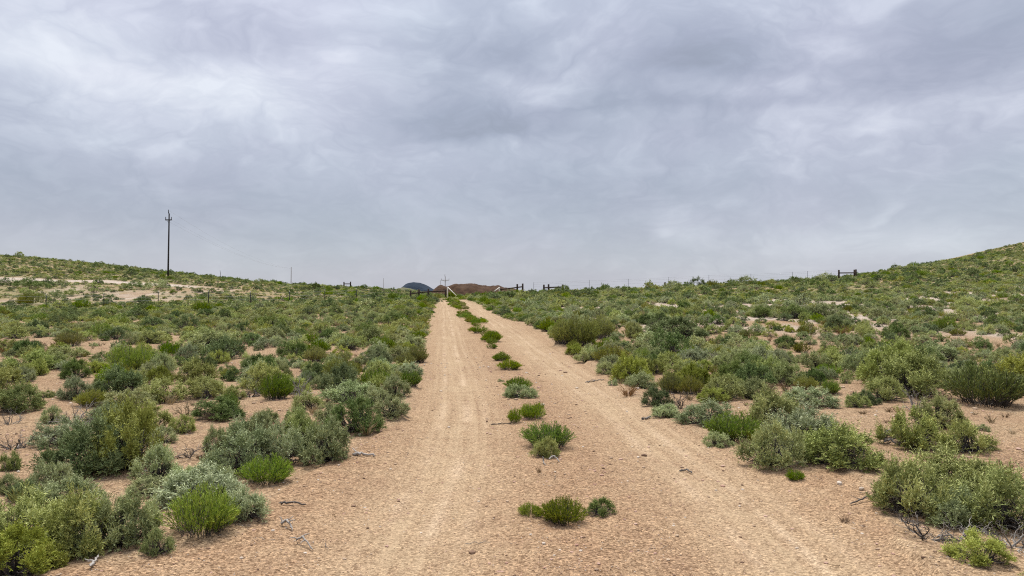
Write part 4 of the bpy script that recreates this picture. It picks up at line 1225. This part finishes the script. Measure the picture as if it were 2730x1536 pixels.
tag(scatter_object('dry_grass', np.stack([tx, ty, gz(tx, ty) - 0.01, rs.random(len(tx)) * 6.283, sz, sz * (0.7 + 0.6 * rs.random(len(tx))), pk], 1), g_protos), 'thin straw and olive grass between the bushes')


# gravel and twig litter near the camera
def stone_mesh(seed, mat):
    import bmesh
    bm = bmesh.new()
    bmesh.ops.create_icosphere(bm, subdivisions=1, radius=1)
    r = random.Random(seed)
    ax = (r.uniform(0.8, 1.2), r.uniform(0.65, 1.0), r.uniform(0.45, 0.7))
    for v in bm.verts:
        k_ = 1 + 0.28 * mnoise.noise(v.co * 1.7 + Vector((seed, 0, 0)))
        v.co = Vector((v.co.x * ax[0], v.co.y * ax[1], v.co.z * ax[2])) * k_
    me = bpy.data.meshes.new('pebble'); bm.to_mesh(me); bm.free()
    me.materials.append(mat)
    return me


def stone_mat(name, c0, c1):
    m, t, b = new_mat(name, 0.9)
    oi = t.new('ShaderNodeObjectInfo')
    g_ = t.new('ShaderNodeNewGeometry')
    n_, _ = t.noise(g_.outputs['Position'], 160, 3, 0.6)
    f_ = t.math('ADD', t.math('MULTIPLY', oi.outputs['Random'], 0.8), t.math('MULTIPLY', n_, 0.25), clamp=True)
    t.l.new(t.ramp(f_, [(0.0, c0), (1.0, c1)]), b.inputs['Base Color'])
    return m
M_ST = [stone_mat('tan_pebble', (0.252, 0.168, 0.109), (0.454, 0.336, 0.227)), stone_mat('pink_pebble', (0.302, 0.168, 0.118), (0.462, 0.311, 0.235)),
        stone_mat('pale_pebble', (0.403, 0.319, 0.235), (0.605, 0.529, 0.437)), stone_mat('brown_pebble', (0.118, 0.071, 0.046), (0.252, 0.160, 0.101))]
st_protos = [stone_mesh(i * 3.1, M_ST[i % 4]) for i in range(8)]
npb = 90000
pyy = 2.6 + 17 * rs.random(npb) ** 1.9
pxx = (rs.random(npb) * 2 - 1) * (0.74 * pyy + 0.6)
a_, b_, inr_, _, _ = rut_masks(pxx, pyy)
dn = 1 - 0.72 * np.maximum(a_, b_)
dn = dn * np.clip(0.65 + 1.2 * fbm(pxx, pyy, 1.1, 71, 3), 0.08, 1)
ok = rs.random(npb) < dn
pxx, pyy = pxx[ok], pyy[ok]
sz = 0.003 + 0.0038 * rs.random(len(pxx)) ** 2
big_ = rs.random(len(pxx))
sz = np.where(big_ < 0.055, 0.010 + 0.008 * rs.random(len(pxx)), sz)
sz = np.where(big_ < 0.004, 0.018 + 0.014 * rs.random(len(pxx)), sz)
sz = sz * np.clip(pyy / 7, 0.85, 1.6)
tag(scatter_object('gravel', np.stack([pxx, pyy, gz(pxx, pyy) + sz * 0.12, rs.random(len(pxx)) * 6.283, sz, sz, rs.choice([0, 1, 2, 3, 4, 5, 6, 7, 0, 4, 1, 5], len(pxx))], 1), st_protos),
    'loose tan and pink gravel on the road and the open soil')


def twig_mesh(seed, mat):
    r = np.random.default_rng(seed)
    B = Geo()
    B.tube(wander(np.array([-0.5, 0, 0.02]), np.array([0.5, 0, 0.03]), 6, 0.05, r), 0.016, 0.008, 0.3 + 0.5 * r.random(), 3)
    if seed % 2:
        B.tube(wander(np.array([0.1, 0, 0.03]), np.array([0.42, 0.25, 0.06]), 4, 0.03, r), 0.010, 0.005, 0.4, 3)
    return B.mesh('twig', mat)
tw_protos = [twig_mesh(800 + i, (M_BARK, M_BROWN, M_WEATHERED)[i % 3]) for i in range(6)]
ntw = 5200
wy = 3 + 22 * rs.random(ntw) ** 1.4
wx = (rs.random(ntw) * 2 - 1) * (0.76 * wy + 0.6)
a_, b_, inr_, _, _ = rut_masks(wx, wy)
nearb = [p_ for p_ in placed if p_[1] < 16 and p_[2] > 0.1]
lx, ly = [], []
for (bx, by_, br) in nearb:
    for q_ in range(int(70 * br)):
        aa, rr_ = rs.random() * 6.283, br * (0.5 + 0.95 * rs.random())
        lx.append(bx + math.cos(aa) * rr_); ly.append(by_ + math.sin(aa) * rr_)
lx, ly = np.array(lx), np.array(ly)
ed = np.minimum(np.abs(wx - li(LE, wy)), np.abs(wx - li(RE, wy)))
dn = np.where(inr_ > 0.5, 0.10 + 0.6 * np.exp(-(ed / 0.6) ** 2), 0.9) * (1 - 0.95 * np.maximum(a_, b_))
ok = rs.random(ntw) < dn
wx, wy = np.concatenate([wx[ok], lx]), np.concatenate([wy[ok], ly])
sz = 0.04 + 0.12 * rs.random(len(wx)) ** 2
tag(scatter_object('twig_litter', np.stack([wx, wy, gz(wx, wy), rs.random(len(wx)) * 6.283, sz, sz, rs.integers(0, 6, len(wx))], 1), tw_protos), 'fallen twigs and bits of bark under the bushes')


# ------------------------------------------------------------------ sticks, logs and stones that stand out
def rock_mat():
    m, t, b = new_mat('dark_rock', 0.9)
    g_ = t.new('ShaderNodeNewGeometry')
    n_, _ = t.noise(g_.outputs['Position'], 25, 5, 0.65)
    t.l.new(t.ramp(n_, [(0.3, (0.05, 0.035, 0.032)), (0.7, (0.13, 0.085, 0.07))]), b.inputs['Base Color'])
    return m
M_ROCK = rock_mat()


def stick(name, cat, label, pts_px, r0, r1, mat, lift=0.03, side_px=()):
    G_ = Geo()
    r = np.random.default_rng(int(pts_px[0][0]))
    P3 = []
    for (u, v, l) in pts_px:
        p = cast(u, v)
        P3.append(np.array([p[0], p[1], float(gz(p[0], p[1])[0]) + l]))
    P3 = np.array(P3)
    o0 = P3[0].copy()
    ks = np.linspace(0, len(P3) - 1, 14)
    dense = np.stack([np.interp(ks, np.arange(len(P3)), P3[:, a]) for a in range(3)], 1) - o0
    dense[1:-1] += r.normal(size=(12, 3)) * r0 * 0.45
    rad_ = np.linspace(r0, r1, 14) * (1 + 0.12 * r.normal(size=14)); rad_[0] *= 0.25; rad_[-1] *= 0.15
    G_.tube(dense, rad_, None, 0.55, 6)
    for (i, du, l) in side_px:
        a = dense[i]
        b = a + np.array(du) * l
        G_.tube(wander(a, b, 5, r0 * 0.4, r), r0 * 0.55, r1 * 0.4, 0.65, 5)
    return tag(add(name, G_.mesh(name, mat), None, o0), label, cat)


stick('stick', 'stick', 'weathered grey stick lying at the gravel edge beside silvery sagebrush', [(940, 1228, .01), (965, 1224, .02), (1002, 1227, .015)], 0.015, 0.009, M_WEATHERED, side_px=[(5, (-.6, .5, .3), .16), (8, (-.8, -.2, .3), .10)])
stick('log', 'log', 'dark fallen log left of the twin green bush, right side', [(2345, 1170, .03), (2372, 1160, .05), (2410, 1162, .04)], 0.035, 0.03, M_BARK, side_px=[(4, (.6, .5, .3), .2)])
stick('stick', 'stick', 'short dark curled stick just below the dark fallen log', [(2358, 1186, .02), (2372, 1178, .03), (2388, 1181, .01)], 0.012, 0.008, M_BARK, side_px=[(6, (.4, -.6, .2), .08)])
stick('stick', 'stick', 'pale driftwood stick at the lower left corner of the gravel', [(240, 1535, .02), (252, 1526, .02), (264, 1514, .03)], 0.009, 0.004, M_WEATHERED, side_px=[(6, (-.8, .3, .05), .09)])
stick('stick', 'stick', 'thin dark twig lying on the gravel right of the small silvery dark-footed sagebrush', [(742, 1360, .01), (775, 1366, .02), (818, 1366, .01)], 0.009, 0.005, M_BARK, side_px=[(6, (.5, -.3, .1), .10)])
stick('twig_clump', 'twig clump', 'small grey twig clump on the gravel, upper of two', [(750, 1422, .01), (764, 1420, .05), (780, 1426, .01)], 0.010, 0.006, M_WEATHERED, side_px=[(3, (-.4, .3, .4), .07), (6, (.5, .4, .3), .08), (8, (.7, -.3, .2), .08)])
stick('twig_clump', 'twig clump', 'arched twig clump on the gravel, lower of two', [(790, 1466, .01), (808, 1460, .05), (836, 1478, .01)], 0.008, 0.004, M_WEATHERED, side_px=[(3, (-.6, -.2, .1), .09), (6, (.5, .4, .1), .08), (8, (-.2, -.6, -.1), .07)])
stick('stick', 'stick', 'thin dark stick lying left of the patchy green median clumps', [(1308, 1128, .005), (1335, 1130, .012), (1365, 1131, .01)], 0.007, 0.004, M_BARK)
stick('stick', 'stick', 'dark stick at the right verge below pale sagebrush', [(1560, 1020, .01), (1590, 1018, .02), (1612, 1018, .01)], 0.012, 0.006, M_BARK, side_px=[(6, (-.6, .2, .1), .12)])
stick('stick', 'stick', 'dark gnarled stick on the gravel left of the silvery right verge bushes', [(1710, 1118, .01), (1722, 1117, .02), (1736, 1115, .02)], 0.014, 0.010, M_BARK)
stick('stick', 'stick', 'white bare stick slanting from the foot of the median sagebrush', [(1462, 1236, .04), (1478, 1234, .05), (1492, 1240, .01)], 0.008, 0.005, M_WEATHERED, side_px=[(4, (.1, -.1, -.3), .05)])
stick('stick', 'stick', 'upright white stick at the foot of the median sagebrush', [(1446, 1238, .06), (1449, 1240, .03), (1453, 1243, .0)], 0.007, 0.005, M_WEATHERED)
stick('stick', 'stick', 'small dark stick on the gravel far right of the median', [(1810, 1252, .01), (1830, 1250, .02), (1846, 1255, .015)], 0.009, 0.006, M_BARK)
stick('stick', 'stick', 'thin crooked twig reaching left from the near right cluster', [(2265, 1358, .01), (2310, 1356, .03), (2345, 1348, .02)], 0.006, 0.004, M_BARK, side_px=[(5, (-.5, .5, .1), .12)])
for (u, v, s_, lab, m_) in ((835, 1002, 0.10, 'dark reddish rock on bare soil left of the road', M_ROCK), (962, 985, 0.10, 'dark flat rock between sagebrush left of the road', M_ROCK),
                            (2238, 1302, 0.035, 'pale stone on the gravel below the big right cluster', M_ST[2]), (2297, 1320, 0.03, 'small pale stone on the gravel left of the near right cluster', M_ST[2])):
    p = cast(u, v)
    o = add('rock', stone_mesh(u * 0.37, m_), None, (p[0], p[1], float(gz(p[0], p[1])[0]) + s_ * 0.25))
    o.scale = (s_, s_ * .8, s_); o.rotation_euler = (0, 0, u)
    tag(o, lab, 'rock')


# ------------------------------------------------------------------ fences, poles
def wood_mat(name, c0, c1, sc=6):
    m, t, b = new_mat(name, 0.85)
    tcn = t.new('ShaderNodeTexCoord')
    mp = t.new('ShaderNodeMapping'); mp.inputs['Scale'].default_value = (sc * 3, sc * 3, sc * .3)
    t.l.new(tcn.outputs['Object'], mp.inputs[0])
    n_, _ = t.noise(mp.outputs[0], 2, 5, 0.6)
    t.l.new(t.ramp(n_, [(0.3, c0), (0.7, c1)]), b.inputs['Base Color'])
    return m
M_POST = wood_mat('treated_timber', (0.028, 0.020, 0.015), (0.065, 0.046, 0.034))
M_POLE = wood_mat('tarred_pole', (0.022, 0.020, 0.022), (0.05, 0.045, 0.045), 2)
M_GREYPOLE = wood_mat('weathered_pole', (0.20, 0.19, 0.18), (0.34, 0.32, 0.30), 2)
M_STEEL, _t, _b = new_mat('dark_steel', 0.6); _b.inputs['Base Color'].default_value = (0.045, 0.045, 0.048, 1); _b.inputs['Metallic'].default_value = 0.5
M_WIRE, _t, _b = new_mat('fence_wire', 0.5); _b.inputs['Base Color'].default_value = (0.30, 0.30, 0.31, 1); _b.inputs['Metallic'].default_value = 0.6
M_WHITE, _t, _b = new_mat('pale_painted_pipe', 0.6); _b.inputs['Base Color'].default_value = (0.62, 0.58, 0.50, 1)


def rod(name, a, b, r0, r1, mat, parent, sides=8, org=None):
    """round bar between two world points, child of parent (origin of parent subtracted)"""
    G_ = Geo()
    a, b = np.array(a, float), np.array(b, float)
    org_ = np.array(parent.location) if parent is not None else np.zeros(3)
    pts = np.stack([a + (b - a) * t_ for t_ in np.linspace(0, 1, 3)]) - org_
    G_.tube(pts, r0, r1, 0.5, sides)
    n0 = len(G_.v[0])
    caps = [np.arange(sides)[::-1][None, :], np.arange(n0 - sides, n0)[None, :]]
    me = mesh_from(name, G_.v[0], [G_.q[0]] + caps, [mat])
    return add(name, me, parent)


def box_rod(name, a, b, w, mat, parent):
    return rod(name, a, b, w * 0.7, w * 0.7, mat, parent, 4)


def gp(u, y):
    """ground point in the viewing plane of pixel column u at distance y"""
    x = (u - CU) / FPX * y
    return np.array([x, y, float(gz(x, y)[0])])
UP = np.array([0, 0, 1.0])


def zpix(v, y):
    return EYE + (HV - v) / FPX * y * 1.0


def thing(name, label, cat, loc, group=None):
    o = add(name, None, None, tuple(loc)); o.empty_display_size = 0.4
    return tag(o, label, cat, group)


# wire fence left of the road
LP = [(123, 71, 'd'), (277, 72.5, 'd'), (422, 74.5, 'd'), (556, 76.5, 'd'), (668, 78.5, 'd'), (772, 82, 'd'), (866, 86, 'd'), (950, 90, 'd'), (1024, 94, 'd')]
f_l = thing('wire_fence', 'thin wire fence on dark steel posts crossing the slope left of the road', 'fence', gp(123, 71))
prev = None
for (u, y, _k) in [(-60, 70, 'd')] + LP + [(1092, 97, 'd')]:
    p = gp(u, y)
    if 0 < u < 1090:
        rod('post', p - UP * 0.1, p + UP * 1.28, 0.045, 0.038, M_STEEL, f_l, 6)
        rod('post_tip', p + UP * 1.283, p + UP * 1.42, 0.042, 0.042, M_WHITE, f_l, 6)
    if prev is not None:
        for hh in (0.5, 0.85, 1.2):
            rod('wire', prev + UP * hh, p + UP * hh, 0.006, 0.006, M_WIRE, f_l, 3)
    prev = p
# wire fence right of the road, along the crest
f_r = thing('wire_fence', 'thin wire fence standing against the sky along the crest right of the road', 'fence', gp(1470, 99))
prev = None
for (u, y) in [(1423, 99.5), (1467, 99), (1571, 97.5), (1675, 96.5), (1783, 96.5), (1890, 98), (2002, 100), (2113, 103), (2153, 104), (2236, 106.5)]:
    p = gp(u, y)
    if u not in (1467, 2236):
        rod('post', p - UP * 0.1, p + UP * 1.5, 0.024, 0.020, M_STEEL, f_r, 6)
    if prev is not None:
        for hh in (0.5, 0.85, 1.2, 1.4):
            rod('wire', prev + UP * hh, p + UP * hh, 0.006, 0.006, M_WIRE, f_r, 3)
    prev = p


def rail_fence(label, posts, rails, group='timber braces in the fence line'):
    o = thing('timber_brace', label, 'fence brace', gp(posts[0][0], posts[0][1]), group)
    for (u, y, vt) in posts:
        p = gp(u, y)
        top = zpix(vt, y)
        rod('post', p - UP * 0.3, np.array([p[0], p[1], max(top, p[2] + 0.8)]), 0.13, 0.12, M_POST, o, 8)
    for (u0, y0, v0, u1, y1, v1) in rails:
        a = np.array([(u0 - CU) / FPX * y0, y0, zpix(v0, y0)]); b = np.array([(u1 - CU) / FPX * y1, y1, zpix(v1, y1)])
        rod('rail', a, b, 0.085, 0.085, M_POST, o, 8)
    return o
rail_fence('dark timber brace with four posts left of the road gap', [(1094.5, 97, 774.5), (1117, 98, 771.5), (1142, 99, 770), (1188, 100, 772)],
           [(1094.5, 97, 784, 1117, 98, 780), (1117, 98, 779.8, 1142, 99, 778), (1142, 99, 777.8, 1188, 100, 776)])
rail_fence('dark timber brace with two tall posts and long sloping rail right of the road gap', [(1335, 100, 771), (1379, 100, 757.5), (1393.5, 100, 756)],
           [(1335, 99.8, 772, 1379, 99.8, 766.5), (1379, 99.8, 766.3, 1393.5, 99.8, 764.5)])
rail_fence('dark timber brace with close-set posts on the crest half hidden by a bush', [(1450, 99, 759), (1462.5, 99, 757.8), (1500, 98.5, 758.5)],
           [(1450, 98.8, 767.5, 1462.5, 98.8, 767), (1462.5, 98.8, 766.8, 1500, 98.3, 765)])
rail_fence('dark timber H-shaped brace on the right hill skyline', [(2236.6, 106.5, 719.8), (2278, 108, 719), (2282, 106.5, 718.4)], [(2236.6, 106.4, 727.9, 2278, 107.8, 727.5)])
rail_fence('small dark timber H-shaped brace on the skyline left of the distant mesa', [(917, 138, 751.8), (934.5, 138, 751)], [(917, 137.8, 757, 934.5, 137.8, 757)])
rail_fence('short dark timber post standing alone on the right crest', [(1773, 96, 756.8)], [])
# pale gate wings
for (up_, vt, ud, vd, lab) in ((1193, 765.5, 1219, 790.5, 'pale pipe gate wing with long slanting brace left of the road gap'), (1331, 765.5, 1317, 777.5, 'pale pipe gate wing with short slanting brace right of the road gap')):
    y = 99.0
    p = gp(up_, y)
    o = thing('gate_wing', lab, 'gate wing', p, 'pale gate wings at the road gap')
    top = np.array([p[0], y, zpix(vt, y)])
    rod('post', p - UP * 0.1, top, 0.075, 0.075, M_WHITE, o, 8)
    yd = y - 1.0
    rod('brace', top + np.array([0.05, -.09, -0.04]), np.array([(ud - CU) / FPX * yd, yd, zpix(vd, yd)]), 0.06, 0.06, M_WHITE, o, 8)


def utility_pole(label, u, y, v_top, r, mat, arm=None, lean=0.0, v_arm=None, pins=True, group='utility poles of the power line'):
    p = gp(u, y)
    o = thing('utility_pole', label, 'utility pole', p, group)
    top = np.array([p[0] + lean, y, zpix(v_top, y)])
    rod('pole', p - UP * 0.5, top, r, r * 0.72, mat, o, 10)
    if arm:
        za = zpix(v_arm, y)
        cx = p[0] + lean * (za - p[2]) / (top[2] - p[2])
        a, b = np.array([cx - arm / 2, y - r - 0.05, za]), np.array([cx + arm / 2, y - r - 0.05, za])
        box_rod('crossarm', a, b, 0.14 if arm < 2 else 0.13, mat, o)
        for e, s_ in ((a, 1), (b, -1)):
            q = e + np.array([0.06 * s_, 0, 0.075])
            pin = rod('insulator', q, q + UP * 0.42, 0.055, 0.05, mat, o, 8)
        q = top + np.array([-0.09, 0, 0.0])
        rod('top_insulator', q, q + UP * 0.62, 0.08, 0.05, mat, o, 8)
        for e, s_ in ((a, 1), (b, -1)):
            rod('arm_brace', e + np.array([s_ * arm * 0.2, 0.03, -0.05]), np.array([cx, y - r - 0.03, za - 0.45]), 0.02, 0.02, mat, o, 4)
    return o, top
pole1, t1 = utility_pole('tall dark utility pole with short crossarm on the left hill skyline', 447.7, 122, 569, 0.145, M_POLE, 1.05, 0.16, 586.5)
pole2, t2 = utility_pole('pale utility pole with wide crossarm behind the road gap', 1186.5, 215, 737, 0.15, M_GREYPOLE, 2.35, 0.05, 747)
utility_pole('thin pale pole without crossarm on the left skyline', 775.5, 225, 712, 0.13, M_GREYPOLE, None, 0.1)
utility_pole('faint thin pole on the skyline just left of the distant mesa', 1022.5, 290, 742, 0.10, M_GREYPOLE, None, 0.0)
utility_pole('faint thin pole just left of the pale crossarm pole', 1174, 330, 747.5, 0.12, M_GREYPOLE, None, 0.0)
utility_pole('short leaning pole on the left hill skyline right of the tall dark pole', 591, 150, 721, 0.05, M_POST, None, -0.35)
cond = thing('power_line', 'faint conductors leaving the tall dark pole', 'power line', t1)
for dx, dz in ((-0.5, -1.1), (0.5, -1.1), (-0.05, 0.5)):
    a = t1 + np.array([dx, -0.1, dz]); b = np.array([px_world(775.5, 716, 225)[0], 225, zpix(716, 225)])
    pts = []
    for t_ in np.linspace(0, 1, 12):
        q = a + (b - a) * t_
        q[2] -= 4 * t_ * (1 - t_) * 1.6
        pts.append(q)
    G_ = Geo(); G_.tube(np.array(pts) - np.array(t1), 0.007, 0.007, 0.5, 3)
    add('conductor', G_.mesh('conductor', M_WIRE), cond)


# ------------------------------------------------------------------ far landforms
def hill_mesh(name, prof, y, depth, mat, seed, rough):
    """ridge with the given skyline (pixel columns and rows) at distance y, rounded front to back"""
    us = np.array([p[0] for p in prof], float); vs = np.array([p[1] for p in prof], float)
    n, m_ = 90, 28
    u = np.linspace(us[0], us[-1], n)
    v = np.interp(u, us, vs)
    x = (u - CU) / FPX * y
    top = EYE + (HV - v) / FPX * y
    s = np.linspace(-1, 1, m_)
    prof_s = np.cos(s * math.pi / 2) ** 0.9
    X_ = np.repeat(x[None], m_, 0); Y_ = y + s[:, None] * depth * np.ones((1, n))
    base = -4.0
    Z_ = base + (top[None] - base) * prof_s[:, None]
    wob = fbm(X_, Y_, 1 / (depth * 0.5), seed, 5) * rough
    Z_ = Z_ + wob * np.clip(prof_s[:, None], 0, 1) * np.sin(np.linspace(0, math.pi, n))[None] ** 0.5
    i = np.arange((m_ - 1) * n).reshape(m_ - 1, n)[:, :-1].ravel()
    f = np.stack([i, i + 1, i + n + 1, i + n], 1)
    o = add(name, mesh_from(name, np.stack([X_.ravel(), Y_.ravel(), Z_.ravel()], 1), f, [mat], None, True))
    o['kind'] = 'structure'
    return o


def far_mat(name, stops, sc):
    m, t, b = new_mat(name, 0.95)
    g_ = t.new('ShaderNodeNewGeometry')
    n_, _ = t.noise(g_.outputs['Position'], sc, 6, 0.65)
    t.l.new(t.ramp(n_, stops), b.inputs['Base Color'])
    bp = t.new('ShaderNodeBump'); bp.inputs['Strength'].default_value = 0.6; bp.inputs['Distance'].default_value = 0.4 / sc
    t.l.new(n_, bp.inputs['Height']); t.l.new(bp.outputs[0], b.inputs['Normal'])
    return m
hill_mesh('distant_mesa', [(1040, 786), (1060, 775), (1078, 761), (1084, 756.5), (1091, 754.2), (1103, 753), (1120, 754.5), (1136, 761), (1150, 769), (1162, 775), (1180, 786)], 1500, 60,
          far_mat('juniper_slope', [(0.3, (0.011, 0.020, 0.034)), (0.7, (0.021, 0.033, 0.050))], 0.03), 3, 3.0)
hill_mesh('distant_hill', [(990, 788), (1020, 778), (1050, 770), (1075, 764.5), (1095, 769), (1120, 778), (1140, 788)], 700, 40,
          far_mat('far_scrub_slope', [(0.3, (0.075, 0.08, 0.035)), (0.7, (0.14, 0.13, 0.07))], 0.15), 5, 1.0)
hill_mesh('spoil_mound', [(1140, 790), (1160, 773), (1170, 766), (1177, 763.5), (1186, 767), (1196, 768), (1206, 764), (1216, 760), (1232, 759), (1268, 758), (1300, 757.6), (1320, 758), (1327, 757), (1342, 762), (1358, 764), (1372, 769), (1390, 776), (1410, 788)], 185, 9,
          far_mat('dark_brown_earth', [(0.3, (0.034, 0.017, 0.009)), (0.7, (0.088, 0.049, 0.026))], 0.9), 8, 1.5)
print('COUNTS', stats, 'sage', nS, 'rabbit', nR, 'rest', len(rest))
